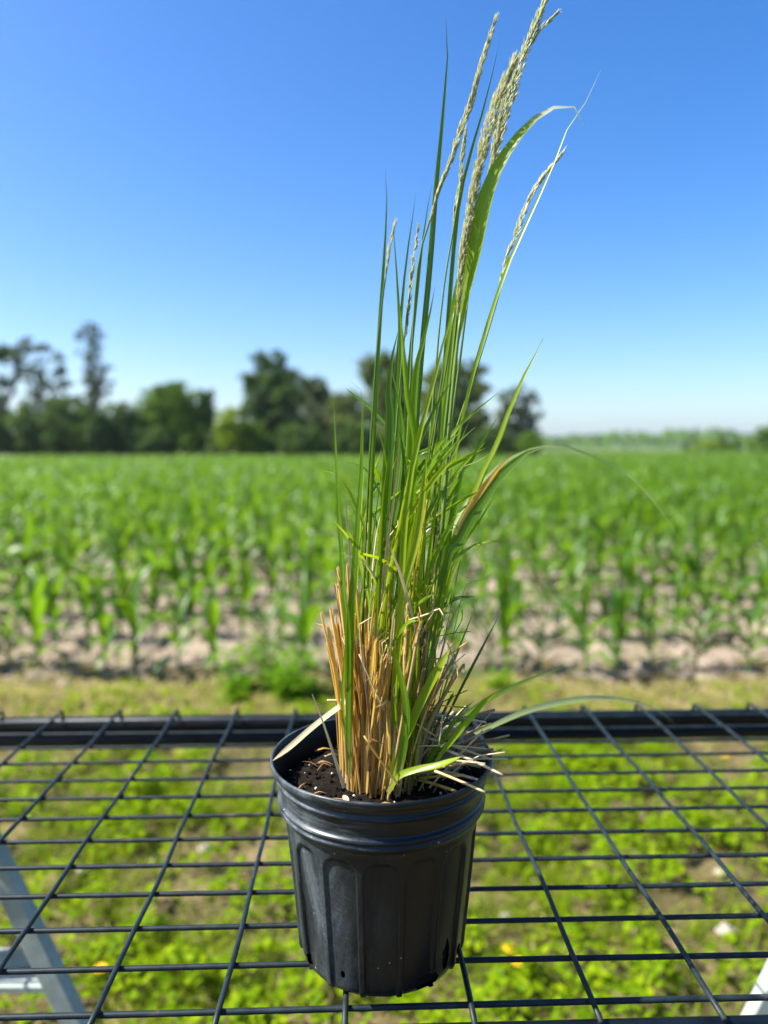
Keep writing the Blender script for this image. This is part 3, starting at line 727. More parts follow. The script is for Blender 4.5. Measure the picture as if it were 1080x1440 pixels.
# far belt of woods that reads as one mass
n = 16000
d = RNG.uniform(620, 900, n); px = RNG.uniform(-200, 1500, n)
top = 8 + 14 * fbm(px, d * 0, .03, 71, 3)
C = np.stack([(px - 540) / FPX * d, d, top * RNG.random(n) ** .6], 1)
a = norm(RNG.normal(size=(n, 3))); b = norm(np.cross(a, RNG.normal(size=(n, 3)))); r = RNG.uniform(1.3, 3.0, n)[:, None]
V = np.stack([C - a * r, C - b * r * .7, C + a * r, C + b * r * .7], 1).reshape(-1, 3)
tag(link('far_woods', mk_mesh('far_woods', V, np.arange(4 * n).reshape(n, 4), M['bush'], None, False, np.repeat(RNG.random(n) * .9, 4))),
    'hazy belt of woods along the horizon on the right', 'woods', kind='stuff')
# ================================================================== BENCH
ZM = ZC - .413                                   # top of the mesh
BENCH = empty('mesh_bench', (0, .8, 0), R(1.9))
tag(BENCH, 'dark coated wire mesh bench top with tubular rails under the pot', 'bench')
RW = .0023
def wire_path(p0, p1, amp, n=26):
    t = np.linspace(0, 1, n)[:, None]; p = np.array(p0) * (1 - t) + np.array(p1) * t
    ph = RNG.uniform(0, 6.28, 4)
    s = (np.sin(t[:, 0] * 9 + ph[0]) + .6 * np.sin(t[:, 0] * 23 + ph[1])) * amp
    ax = 0 if abs(p1[1] - p0[1]) > abs(p1[0] - p0[0]) else 1
    p[:, ax] += s
    return p
XE = 1.25
for k in range(-13, 14):
    x = -.037 + .0925 * k + RNG.normal(0, .0012)
    if abs(x) > XE - .03: continue
    p = wire_path((x, -.292, ZM - RW), (x, .378, ZM - RW), .0011)
    p = np.vstack([p, [p[-1][0], .3835, ZM - RW - .003], [p[-1][0], .3845, ZM - RW - .012]])
    V, F, U = tube(p, RW, 8); link('wire', mk_mesh('wire', V, F, M['wire'], U), BENCH)
for k in range(-5, 11):
    y = .189 - .0508 * k + RNG.normal(0, .001)
    if y > .362 or y < -.283: continue
    p = wire_path((-XE + .01, y, ZM - 3 * RW + .0004), (XE - .01, y, ZM - 3 * RW + .0004), .0009, 50)
    V, F, U = tube(p, RW, 8); link('wire', mk_mesh('wire', V, F, M['wire'], U), BENCH)
mb = MB()
for k in range(-13, 14):
    x = -.037 + .0925 * k
    if abs(x) > XE - .03: continue
    for q in range(-5, 11):
        y = .189 - .0508 * q
        if y > .362 or y < -.283: continue
        V, F = clod_shape(.0024); V = V[:18] * [1.25, 1.25, .8]
        mb.add(V + [x + RNG.normal(0, .0012), y + RNG.normal(0, .001), ZM - 2 * RW], F)
o = link('weld_bead', mb.mesh('weld_bead', M['wire'], True), BENCH); o['kind'] = 'stuff'
zt = ZM - 4 * RW - .0118
for y in (.3705, -.2845):
    for z, r in ((zt, .0125), (zt - .0235, .0112)):
        V, F, U = tube([(-XE, y, z), (0, y, z), (XE, y, z)], r, 16); link('rail', mk_mesh('rail', V, F, M['rail'], U), BENCH)
for x in (-XE + .012, XE - .012):
    V, F, U = tube([(x, -.272, zt), (x, .05, zt), (x, .358, zt)], .0125, 16); link('rail', mk_mesh('rail', V, F, M['rail'], U), BENCH)

# trestles of galvanised box section
def trestle(xc, yb, label):
    r_ = empty('trestle', (xc, yb, 0))
    zb = zt - .0235 - .0125 - .016
    def part(nm, *args):
        mb = MB()
        for a in args: mb.add(*a)
        link(nm, mb.mesh(nm, M['galv'], False), r_)
    part('beam', prism((0, -.62, zb), (0, .03, zb), .04, .032))
    for sx in (-1, 1):
        for y in (0, -.5):
            part('leg', prism((sx * .022, y, zb - .018), (sx * (.022 + .417 * (zb - .018)), y, .0), .030, .024, (0, 1, 0)))
    for y in (0, -.5):
        h = ZC - .752; xl = .022 + .417 * (zb - h) - .022
        part('crossbar', prism((-xl, y + .01, h), (xl, y + .01, h), .042, .012), prism((-xl, y + .027, h + .021), (xl, y + .027, h + .021), .004, .03))
    tag(r_, label, 'trestle', 'trestles carrying the bench')
trestle(-.585, 1.0, 'galvanised trestle under the left end of the bench with a leg leaning into view')
trestle(.672, 1.0, 'galvanised trestle under the right end of the bench, barely in view')

# ================================================================== POT
PX, PY = -.002, .5945
PZ = ZM
POT = empty('flower_pot', (PX, PY, PZ), 0)
tag(POT, 'black ribbed plastic nursery pot holding the tall grass on the mesh bench', 'flower pot')
H = .166; NA = 720
th = np.linspace(0, 2 * pi, NA, endpoint=False)
def smooth(a, b, x): t = np.clip((x - a) / (b - a), 0, 1); return t * t * (3 - 2 * t)
# outer profile from the foot up to the lip: (z, radius)
prof = [(.004, .0645), (.0045, .0662), (.008, .0676)] + [(z, .0676 + (z - .008) * (.0776 - .0676) / (.121 - .008)) for z in np.linspace(.011, .119, 60)] + \
       [(.1215, .0778), (.1235, .0786), (.125, .0802), (.1265, .0820), (.128, .0832), (.1295, .0832), (.1305, .0820), (.1313, .0819), (.1325, .0834), (.134, .0839), (.1352, .0830), (.136, .0812),
        (.138, .0812), (.1415, .0816), (.145, .0821), (.1485, .0826), (.1495, .0838), (.1507, .0850), (.152, .0848), (.1528, .0834),
        (.1545, .0834), (.157, .0842), (.1585, .0848), (.1592, .0872), (.160, .0884), (.162, .0890), (.1640, .0894), (.1652, .0893), (.1659, .0888), (.1660, .0880), (.1657, .0872),
        (.164, .0866), (.160, .0850), (.155, .0834), (.150, .0824), (.140, .0806), (.130, .0798), (.122, .0766), (.112, .0758)]
prof = np.array(prof); nz = len(prof); n_out = 3 + 60 + 31
PN = 15; PITCHA = 2 * pi / PN
OFF = R(-90) - R(36)                           # one rib line a little left of the front
u = ((th - OFF) / PITCHA) % 1.0
ua = np.abs(u - .5) * PITCHA * .073             # half distance across the panel in metres
RAD = np.repeat(prof[:, 1][:, None], NA, 1)
Zm = np.repeat(prof[:, 0][:, None], NA, 1)
half = PITCHA * .073 / 2 - .0022
for i in range(63):
    z = prof[i, 0]
    # arched top panels, pressed in by 1.7 mm
    ztop = .1150; rr = half * .97
    dx = np.maximum(ua - (half - rr), 0); dz = max(z - (ztop - rr), 0)
    inside = rr - np.hypot(dx, dz) if (z > ztop - rr) else half - ua
    RAD[i] -= .0024 * smooth(-.0004, .0010, inside)
    RAD[i] += .0003 * np.sin(th * 3 + z * 30) + .0006 * (vnoise(np.cos(th) * 3 + 5, np.sin(th) * 3 + z * 20, 1) - .5)
for i in range(nz):
    RAD[i] += .0005 * np.sin(2 * th + 1) + .0003 * np.sin(3 * th)
    if i >= n_out - 12 and i < n_out + 3: Zm[i] += .0005 * np.sin(3 * th + .5) + .0004 * (vnoise(np.cos(th) * 4 + 9, np.sin(th) * 4, 1) - .5)
V = np.stack([RAD * np.cos(th), RAD * np.sin(th), Zm], -1).reshape(-1, 3)
idx = np.arange(nz * NA).reshape(nz, NA)
Q = np.stack([idx[:-1], np.roll(idx, -1, 1)[:-1], np.roll(idx, -1, 1)[1:], idx[1:]], -1)
# ragged drainage holes along the lower edge
keep = np.ones((nz - 1, NA), bool)
zc = (prof[:-1, 0] + prof[1:, 0]) / 2
for ang, z0, hw, hh, og in ((-90 - 60, .010, .0060, .0085, 1), (-90 + 33, .009, .0105, .0085, 2), (-90 + 49, .022, .0045, .012, 3), (-90 + 72, .010, .006, .008, 4), (0, .010, .006, .008, 5), (60, .010, .007, .008, 6), (120, .010, .006, .008, 7), (-90 - 26, .019, .0022, .003, 8)):
    da = (np.degrees(th) - ang + 180) % 360 - 180; xx = np.radians(da) * .067
    e = np.hypot(xx[None] / hw, (zc[:, None] - z0) / hh) + .55 * (vnoise(xx[None] * 300 + og * 7, zc[:, None] * 300, 1) - .5)
    hole = (e < 1) & (np.arange(nz - 1)[:, None] < 40) & (np.arange(nz - 1)[:, None] >= 1)
    keep &= ~hole
F = Q[keep].reshape(-1, 4)
bot = tuple(int(i) for i in idx[0][::-1])
F = [tuple(f) for f in F.tolist()] + [bot]
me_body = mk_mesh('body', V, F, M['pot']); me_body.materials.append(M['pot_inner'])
rowi = np.repeat(np.arange(nz - 1)[:, None], NA, 1)[keep]
me_body.polygons.foreach_set('material_index', np.r_[(rowi > int(np.argmax(prof[:, 0]))).astype(np.int32), 0].astype(np.int32))
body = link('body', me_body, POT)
# the root ball that shows through the holes, its top is the potting soil
ZS = .143
rows_, Fs = [], []
rad = [(.006, .0618), (.03, .0640), (.06, .0665), (.09, .0690), (.115, .0712), (.13, .0775), (ZS - .004, .0795)]
K = 120; t2 = np.linspace(0, 2 * pi, K, endpoint=False)
Vs = []
for z, r in rad: Vs.append(np.stack([r * np.cos(t2), r * np.sin(t2), np.full(K, z)], 1))
for fr in np.linspace(.96, .04, 26):
    x, y = .0795 * fr * np.cos(t2), .0795 * fr * np.sin(t2)
    zz = ZS + .004 * (1 - fr ** 2) + (fbm(x, y, 60, 3, 3) - .5) * .008 + (fbm(x, y, 260, 5, 2) - .5) * .005
    Vs.append(np.stack([x, y, zz], 1))
V = np.concatenate(Vs); m_ = len(Vs)
F = [(i * K + j, i * K + (j + 1) % K, (i + 1) * K + (j + 1) % K, (i + 1) * K + j) for i in range(m_ - 1) for j in range(K)] + [tuple(range((m_ - 1) * K, m_ * K))]
link('potting_soil', mk_mesh('potting_soil', V, F, M['potting'], None, True), POT)
def soil_top(x, y):
    fr = min(1, math.hypot(x, y) / .0795)
    return ZS + .004 * (1 - fr ** 2)
mb = MB()
for _ in range(60):
    r = .078 * math.sqrt(rg.random()); a = rg.uniform(0, 2 * pi); V, F = clod_shape(rg.uniform(.0006, .0015))
    mb.add(V + [r * cos(a), r * sin(a), soil_top(r * cos(a), r * sin(a)) + .001], F)
o = link('perlite', mb.mesh('perlite', M['perlite'], False), POT); o['kind'] = 'stuff'
mb = MB()
for _ in range(420):
    r = .078 * math.sqrt(rg.random()); a = rg.uniform(0, 2 * pi); V, F = clod_shape(rg.uniform(.0006, .0024))
    mb.add(V * [1, 1, .7] + [r * cos(a), r * sin(a), soil_top(r * cos(a), r * sin(a)) + .001], F)
o = link('bark_crumbs', mb.mesh('bark_crumbs', M['potting'], False), POT); o['kind'] = 'stuff'

# ================================================================== GRASS PLANT
GX, GY, GZ = PX + .002, PY - .004, PZ + ZS + .002
GRASS = empty('ornamental_grass', (GX, GY, GZ))
tag(GRASS, 'tall clump of grass with seed heads, green blades and cut straw in black pot', 'grass plant', kind='thing')
G0 = np.array([GX, GY, GZ])
def prof_blade(n, kind='leaf'):
    t = np.linspace(0, 1, n)
    if kind == 'leaf':
        w = (.36 + .64 * np.sin(np.clip(t / .5, 0, 1) * pi / 2)) * (1 - np.clip((t - .4) / .6, 0, 1) ** 1.7)
    elif kind == 'strap':
        w = (.7 + .3 * np.sin(np.clip(t / .3, 0, 1) * pi / 2)) * (1 - np.clip((t - .75) / .25, 0, 1) ** 2.2)
    elif kind == 'top':
        w = .16 + .84 * np.sin(np.clip((t - .5) / .2, 0, 1) * pi / 2); w = w * (1 - np.clip((t - .72) / .28, 0, 1) ** 1.5)
    elif kind == 'late':
        w = (.35 + .65 * np.sin(np.clip((t - .15) / .5, 0, 1) * pi / 2)) * (1 - np.clip((t - .68) / .32, 0, 1) ** 1.6)
    else:
        w = (1 - .75 * t)
    return np.maximum(w, .03)
def px_path(pts, y0, y1, n):
    """pts from base to tip in photo pixels; the plant leans in depth from y0 at the base to y1 at the tip"""
    m = len(pts); L = [0]
    for a, b in zip(pts, pts[1:]): L.append(L[-1] + math.hypot(b[0] - a[0], b[1] - a[1]))
    w = np.array([P(p[0], p[1], y0 + (y1 - y0) * (l / L[-1]) ** 1.3) for p, l in zip(pts, L)])
    return catmull(w, n) - G0
def blade(pts, wpx, mat='blade', kind='leaf', y0=None, dy=0.0, tw=(0, 0), fold=.3, n=22, name='blade', label=None):
    y0 = GY + rg.uniform(-.004, .026) if y0 is None else y0
    path = px_path(pts, y0, y0 + dy, n)
    wd = prof_blade(n, kind) * (wpx * .88 if wpx < 16 else wpx) * .60 / FPX * 1.02
    V, F, U = ribbon(path, wd, np.linspace(tw[0], tw[1], n) + .12 * np.sin(np.linspace(0, 7, n) + rg.uniform(0, 6)), fold)
    o = link(name, mk_mesh(name, V, F, M[mat], U), GRASS)
    if label: o['label'] = label
    return path
def culm(pts, wpx=4.2, y0=None, dy=0.0, mat='culm', n=24):
    y0 = GY + rg.uniform(-.02, .02) if y0 is None else y0
    path = px_path(pts, y0, y0 + dy, n)
    r = np.linspace(1, .55, n) * wpx * .60 / FPX / 2
    V, F, U = tube(path, r, 7); return link('stem', mk_mesh('stem', V, F, M[mat], U), GRASS), y0 + dy
def head(parent, pts, wpx, y, count, dy=0.0, spread=.35, seed=1):
    wpx = [q * .78 for q in wpx]; count = int(count * .8)
    """dense panicle: pts from its foot to its tip, width along it"""
    h = random.Random(seed); n = 40
    path = px_path(pts, y, y + dy, n); T = norm(np.gradient(path, axis=0)); mb = MB()
    mb.add(*tube(path, .0005, 4), 0.1)
    sc = .60 / FPX
    ws = np.interp(np.linspace(0, 1, n), np.linspace(0, 1, len(wpx)), wpx) * sc / 2
    for _ in range(int(count * 1.35)):
        t = h.random(); i = int(t * (n - 1)); rad = ws[i]
        a = h.uniform(0, 2 * pi); rf = math.sqrt(h.random())
        q = np.array([cos(a), sin(a), 0]); q = norm(q - T[i] * np.dot(q, T[i]))
        p = path[i] + (path[min(i + 1, n - 1)] - path[i]) * h.random() + q * rad * rf * .8
        d = norm(T[i] + q * h.uniform(.08, spread) + np.array([h.gauss(0, .06)] * 3))
        L = h.uniform(.0050, .0092); wd = h.uniform(.00035, .00062)
        s1 = norm(np.cross(d, [.3, .8, .5])); s2 = np.cross(d, s1)
        V = [p - d * L * .5, p + s1 * wd - d * L * .1, p + s2 * wd - d * L * .1, p - s1 * wd - d * L * .1, p - s2 * wd - d * L * .1, p + d * L * .5]
        F = [(0, 2, 1), (0, 3, 2), (0, 4, 3), (0, 1, 4), (5, 1, 2), (5, 2, 3), (5, 3, 4), (5, 4, 1)]
        mb.add(V, F, None, h.uniform(0, .98))
    me = mb.mesh('seed_head', M['seed'], False)
    # sub-part of its stem
    return link('seed_head', me, parent)

# --- flowering stems with their seed heads (pixel traces from the foot up)
c, y = culm([(545, 1092), (556, 900), (572, 640), (582, 444), (591, 356), (610, 293), (632, 230)], 4.5, GY + .005, -.01)
head(c, [(606, 305), (617, 267), (632, 230), (647, 185), (661, 148), (673, 104), (684, 67), (698, 23)], [4, 8, 12, 13, 13, 12, 10, 4], y, 430, -.01, .3, 11)
c, y = culm([(560, 1095), (585, 860), (606, 600), (619, 450), (628, 378), (637, 326), (648, 256)], 4.2, GY + .02, .01)
head(c, [(637, 326), (641, 289), (648, 256), (650, 222), (656, 178)], [3, 8, 10, 10, 4], y, 190, .005, .25, 12)
c, y = culm([(570, 1092), (600, 850), (622, 640), (640, 470), (650, 363), (675, 240), (700, 150)], 5, GY - .005, -.015)
head(c, [(644, 440), (650, 363), (661, 300), (672, 240), (684, 190), (700, 140), (712, 110), (726, 78)], [6, 14, 18, 20, 22, 26, 24, 8], y, 900, -.02, .45, 13)
c, y = culm([(575, 1085), (608, 840), (630, 640), (650, 480), (672, 320), (705, 165), (745, 55), (766, 8)], 4.5, GY + .012, .02)
head(c, [(690, 235), (705, 165), (724, 110), (745, 55), (758, 22), (772, -14)], [8, 22, 30, 24, 18, 12], y - .006, 560, .01, .5, 14)
head(c, [(744, 66), (760, 42), (775, 26), (786, 15)], [5, 9, 9, 4], y, 70, .0, .5, 15)
c, y = culm([(580, 1085), (607, 880), (628, 660), (648, 500), (668, 330), (690, 230)], 4, GY + .022, .02)
head(c, [(684, 262), (696, 222), (706, 186), (718, 145), (725, 133)], [6, 13, 15, 13, 4], y, 210, .005, .7, 16)
c, y = culm([(590, 1090), (608, 860), (632, 650), (653, 568), (672, 513), (700, 420), (715, 360)], 4, GY + .028, .03)
head(c, [(702, 405), (710, 370), (724, 333), (739, 292), (754, 262), (773, 237), (795, 210)], [4, 9, 13, 14, 12, 9, 4], y, 260, .01, .3, 17)
c, y = culm([(512, 1090), (510, 900), (518, 679), (524, 583), (529, 505), (538, 420), (545, 370)], 4, GY - .015, -.01)
head(c, [(543, 385), (547, 355), (552, 330), (556, 310)], [3, 7, 8, 3], y, 60, 0, .3, 18)
c, y = culm([(530, 1090), (540, 850), (556, 620), (568, 480), (577, 400)], 3.6, GY + .0, .01)
head(c, [(571, 470), (576, 418), (580, 370), (585, 340), (589, 314)], [4, 10, 9, 8, 3], y, 120, 0, .5, 19)
culm([(585, 1082), (591, 1021), (603, 944), (612, 868), (618, 792), (625, 700), (633, 587), (642, 494), (648, 440)], 7.5, GY - .03, .0)
culm([(575, 1085), (590, 900), (601, 694), (613, 600), (627, 520), (640, 430)], 4.2, GY - .012, -.01)

# --- traced blades
blade([(560, 1090), (572, 850), (588, 560), (604, 380), (613, 267), (619, 204), (624, 148), (630, 67), (627, 25)], 9, 'blade_dark', 'late', None, -.02)
blade([(575, 1090), (600, 850), (622, 560), (640, 330), (654, 244), (673, 178), (687, 126), (702, 62)], 7, 'blade_dark', 'late', GY + .02, .03)
blade([(580, 1080), (602, 850), (626, 560), (643, 444), (652, 400), (665, 352), (674, 310), (682, 281), (691, 252), (710, 217), (732, 187), (754, 165), (776, 152), (799, 147), (813, 156), (820, 175)], 25, 'arch', 'top', GY + .015, -.06, (.75, .5), .35, 40, label='broad arching lime blade with a bleached curled tip')
blade([(510, 1085), (516, 850), (528, 560), (539, 381), (542, 333), (544, 281), (542, 236)], 6.5, 'blade', 'late', None, -.02)
blade([(530, 1090), (548, 850), (562, 520), (558, 389), (554, 333), (552, 305)], 6.5, 'blade', 'late', None, -.02)
blade([(535, 1090), (546, 850), (556, 560), (569, 389), (578, 322), (585, 270)], 6, 'blade_dark', 'late', None, .02)
blade([(540, 1090), (556, 850), (572, 560), (588, 400), (597, 320), (608, 255)], 6, 'blade_dark', 'late', None, .03)
blade([(545, 1085), (565, 820), (583, 546), (588, 505), (598, 468), (604, 444), (612, 402)], 12, 'blade', 'late', None, -.02)
blade([(548, 1090), (565, 850), (585, 625), (579, 587), (572, 550), (566, 475), (561, 420)], 11, 'blade', 'late', GY - .02, -.02, (.4, -.2))
blade([(556, 1095), (565, 800), (576, 679), (587, 624), (598, 579), (613, 524), (627, 468), (646, 415), (655, 380)], 10, 'blade_lime', 'leaf', GY - .025, -.03, (.1, .3), .4)
blade([(552, 1095), (566, 850), (598, 661), (608, 600), (624, 509), (634, 450)], 6, 'blade_lime', 'leaf', GY - .02, 0)
blade([(489, 1090), (489, 898), (483, 837), (481, 790), (475, 698), (472, 627), (469, 566)], 12, 'blade', 'leaf', GY - .036, -.01, (.3, .9))
blade([(492, 1090), (493, 883), (498, 809), (504, 716), (509, 642), (511, 560)], 12, 'blade', 'leaf', GY - .034, -.02, (.2, .6))
blade([(496, 1090), (500, 800), (509, 564), (492, 536)], 4, 'blade', 'leaf', GY + .005, 0)
blade([(530, 1090), (538, 800), (548, 600), (546, 550), (552, 500), (560, 465)], 15, 'blade_dark', 'late', GY - .01, -.01, (.5, 0))
blade([(536, 1080), (540, 820), (556, 700), (566, 610), (560, 560), (550, 520)], 14, 'blade', 'late', None, -.03, (.2, .8))
blade([(590, 1080), (610, 900), (627, 787), (642, 764), (661, 727), (694, 679), (716, 657), (742, 636), (768, 628)], 18, 'blade_edge', 'top', GY - .02, -.05, (-.3, .1), .3, label='broad dark blade leaning right with a browned edge')
blade([(640, 752), (655, 722), (672, 697), (688, 675), (704, 655), (722, 635)], 8, 'dry_edge', 'leaf', GY - .052, -.020, (-.1, 0), .2, label='orange brown dried margin along the broad dark blade')
blade([(585, 1080), (606, 900), (628, 800), (640, 778), (668, 742), (700, 690)], 8, 'blade', 'late', GY - .016, -.04, (.3, 0))
blade([(560, 1090), (580, 850), (601, 657), (627, 620), (650, 594), (676, 572), (701, 552)], 12, 'blade_lime', 'late', GY + .01, -.03, (.5, 0))
blade([(590, 1080), (620, 850), (668, 690), (698, 627), (714, 583), (738, 526), (752, 500), (765, 473)], 10, 'blade_lime', 'late', GY + .02, .02, (0, .4))
blade([(592, 1080), (615, 850), (646, 676), (657, 657), (679, 620), (701, 584)], 10, 'blade', 'late', GY + .015, .0)
blade([(594, 1080), (618, 850), (680, 668), (698, 627), (712, 590), (716, 575)], 7, 'blade_dark', 'late', GY + .025, .02)
blade([(580, 1080), (600, 830), (638, 674), (662, 655), (692, 636)], 3.5, 'straw_pale', 'leaf', GY, -.02)
blade([(570, 1080), (582, 830), (601, 694), (625, 664), (648, 640)], 4, 'blade_lime', 'leaf', GY - .01, -.03)
blade([(575, 1080), (590, 830), (605, 687), (638, 638), (660, 592)], 5, 'blade_lime', 'late', GY - .005, -.03)
blade([(520, 1090), (533, 790), (538, 727), (545, 660), (535, 612), (522, 583)], 7, 'blade', 'late', GY - .01, -.03)
blade([(525, 1090), (535, 790), (542, 679), (553, 627), (572, 584)], 5.5, 'blade', 'late', GY - .015, -.03)
blade([(550, 1090), (566, 735), (569, 680), (568, 642), (561, 600)], 13, 'blade_dark', 'late', GY - .02, -.02, (.8, .2))
blade([(550, 1092), (556, 960), (561, 883), (570, 822), (585, 761), (594, 700), (600, 640)], 11, 'blade_lime', 'strap', GY - .035, -.01, (.1, .3), .4, label='pale yellow green leaf sheath in front of the stems')
blade([(560, 1090), (567, 1051), (571, 1010), (570, 985), (563, 950), (554, 922), (548, 912), (540, 908)], 13, 'blade', 'strap', GY - .045, -.01, (.2, .9), .35, label='dark green front blade with a folded pale tip')
blade([(549, 1095), (563, 1050), (576, 1022), (591, 988), (609, 953), (622, 930), (633, 912)], 13, 'blade_lime', 'strap', GY - .04, -.01, (0, .3), .35, label='broad short lime blade leaning right above the rim')
blade([(589, 1112), (605, 1085), (622, 1058), (656, 1016), (682, 986), (706, 968)], 9, 'blade', 'late', GY - .03, -.02)
blade([(545, 1115), (560, 1092), (585, 1082), (615, 1076), (649, 1064)], 10, 'blade_lime', 'strap', GY - .045, -.02, (.4, .9))
blade([(582, 1105), (600, 1075), (625, 1035), (650, 1000), (668, 985)], 8, 'blade', 'leaf', GY - .02, -.02)
# long arching leaves that droop back behind the pot
blade([(600, 1085), (635, 1050), (690, 1022), (740, 1000), (790, 987), (835, 981), (885, 985), (925, 998), (950, 1020)], 15, 'pale_leaf', 'leaf', GY + .02, .46, (.9, .9), .3, 30, label='pale green leaf arching over the rear rail right of the pot')
blade([(592, 1080), (606, 860), (640, 735), (700, 656), (768, 627), (820, 636), (880, 666), (925, 712), (962, 768)], 7, 'pale_leaf', 'leaf', GY + .03, .30, (.3, .5), .2, 30, label='thin bleached leaf arching far out to the right')
blade([(600, 1080), (650, 1010), (700, 976), (745, 955), (800, 936)], 9, 'blade_dark', 'leaf', GY + .04, .16, (.5, .7))

blade([(600, 1080), (618, 800), (640, 640), (668, 515), (704, 400), (723, 352), (754, 286), (782, 222), (800, 176), (821, 148), (845, 98)], 6, 'blade', 'late', GY + .03, .03, (.2, .5))
# --- dry leaf and straw bits lying over the rim
blade([(500, 965), (483, 988), (460, 1006), (435, 1026), (410, 1048), (383, 1070)], 8, 'straw_pale', 'strap', GY - .02, -.05, (-.2, -.3), .2, label='dry leaf bent down over the left rim of the pot')
blade([(484, 1108), (470, 1064), (455, 1018), (439, 976)], 5.5, 'straw_pale', 'x', GY - .045, -.01, name='straw')
def rod(pts, wpx, mat='straw_pale', y0=None, dy=0., name='straw'):
    path = px_path(pts, y0, y0 + dy, 8)
    V, F, U = tube(path, np.linspace(1, .8, 8) * wpx * .72 * .6 / FPX / 2, 7); link(name, mk_mesh(name, V, F, M[mat], U), GRASS)
rod([(590, 1004), (640, 1008), (684, 1016)], 5, 'straw_pale', GY - .01, -.01)
rod([(596, 1036), (640, 1050), (688, 1067)], 6, 'straw_pale', GY - .02, -.01)
rod([(626, 1054), (670, 1072), (707, 1090)], 6, 'straw_pale', GY - .03, -.02)
rod([(611, 1084), (648, 1099), (682, 1114)], 5.5, 'straw_pale', GY - .045, -.02)
rod([(600, 1024), (650, 1012), (696, 998)], 7, 'straw_brown', GY, .0)
rod([(604, 1108), (640, 1068), (679, 1028)], 4.5, 'straw_brown', GY - .03, -.01)
rod([(566, 1112), (530, 1062), (512, 1035)], 4, 'straw', GY - .05, .0)
rod([(460, 985), (474, 985), (486, 984)], 5, 'straw_pale', GY - .01, .0)
rod([(630, 1062), (665, 1030), (690, 1003)], 4, 'straw_brown', GY + .01, .0)
rod([(575, 872), (600, 864), (618, 856), (622, 862), (626, 873)], 3, 'straw_pale', GY - .04, -.01)
rod([(628, 900), (636, 922), (643, 940), (644, 954)], 2.6, 'straw_pale', GY - .03, -.01)
rod([(541, 1000), (522, 960), (505, 920)], 3.0, 'straw_pale', GY - .05, .0)
for _ in range(16):     # loose bits spreading to the right over the soil
    a = rg.uniform(-.9, .9); r0 = rg.uniform(.015, .03); r1 = rg.uniform(.055, .088)
    b = np.array([r0 * cos(a), r0 * sin(a), rg.uniform(.004, .012)]); e = np.array([r1 * cos(a) + .004, r1 * sin(a) + rg.uniform(-.01, .01), rg.uniform(.004, .05)])
    V, F, U = tube(catmull([b, (b + e) / 2 + [0, 0, rg.uniform(0, .008)], e], 6), rg.uniform(.0009, .0018), 6)
    link('straw', mk_mesh('straw', V, F, M[rg.choice(['straw_pale', 'straw_brown', 'straw'])], U), GRASS)
for a0, r0, L in ((238, .054, .026), (246, .060, .030)):   # chaff on the soil, front left
    a = R(a0); c_ = np.array([r0 * cos(a), r0 * sin(a), .003]); az = rg.uniform(-1.5, .2)
    d_ = np.array([cos(az), sin(az), 0]) * L / 2
    V, F, U = ribbon(catmull([c_ - d_, c_ + [0, 0, .003], c_ + d_ + [0, 0, .002]], 6), np.array([.3, .8, 1, .9, .6, .1]) * .005, .2, .3, (0, -.1, 1))
    link('chaff', mk_mesh('chaff', V, F, M['straw_pale'], U), GRASS)

# --- the stubble: cut stalks and torn sheaths
rs = random.Random(21)
for i in range(235):
    rr = .033 * rs.random() ** .55; a = rs.uniform(0, 2 * pi)
    bx, by = rr * cos(a) - .002, rr * sin(a) * .9 - .004
    uu = bx / .034
    if uu < -.35: h = rs.uniform(.075, .185); lx = rs.uniform(-.13, .05)
    elif uu < .35: h = rs.uniform(.04, .165); lx = rs.uniform(-.06, .2)
    else: h = rs.uniform(.045, .125); lx = rs.uniform(.03, .34)
    ly = by * 4 + rs.uniform(-.06, .06)
    mat = rs.choice(['straw'] * 6 + ['straw_brown'] * 2) if uu < .3 else rs.choice(['straw', 'straw_brown', 'straw_brown', 'straw'])
    b = np.array([bx, by, -.004]); top = b + np.array([lx * h, ly * h, h])
    lx = max(lx + rs.gauss(0, .05), -.11); top = b + np.array([lx * h, ly * h, h])
    md = (b + top) / 2 + np.array([rs.uniform(-.005, .005) - lx * h * .22, rs.uniform(-.004, .004), 0])
    if rs.random() < .68:
        rad = rs.uniform(.0006, .0014); n_ = 7
        if rs.random() < .14 and -.07 < lx < .2: top = b + (top - b) * 1.3; md = (b + top) / 2; rad *= .7
        V, F, U = tube(catmull([b, md, top], n_), np.linspace(1, .85, n_) * rad, 7, False)
        V[-7:] += np.outer(np.array([rs.uniform(-1, 1) for _ in range(7)]), [0, 0, rad * 1.6])       # ragged cut
        link('straw', mk_mesh('straw', V, F, M[mat], U), GRASS)
    else:
        n_ = 8; wdt = rs.uniform(.002, .0042)
        tip = top + np.array([rs.uniform(-.01, .012), rs.uniform(-.01, .01), -rs.uniform(0, .012)])
        V, F, U = ribbon(catmull([b, md, top * .97 + b * .03, tip], n_), prof_blade(n_, 'strap') * wdt, rs.uniform(-1, 1), .45)
        link('sheath', mk_mesh('sheath', V, F, M[mat], U), GRASS)
# fine broken threads among the stubble
for i in range(34):
    bx = rs.uniform(-.03, .04); z0 = rs.uniform(.03, .13); L = rs.uniform(.02, .055); a = rs.gauss(.3, .7)
    b = np.array([bx + z0 * .15, rs.uniform(-.045, .0), z0]); d_ = np.array([sin(a), rs.uniform(-.3, .1), cos(a)]) * L
    V, F, U = tube(catmull([b, b + d_ * .5 + [rs.uniform(-.004, .004), 0, 0], b + d_ + [rs.uniform(-.006, .006), 0, -.003]], 6), rs.uniform(.0003, .0007), 5)
    link('fibre', mk_mesh('fibre', V, F, M[rs.choice(['straw_pale', 'straw', 'straw_brown'])], U), GRASS)
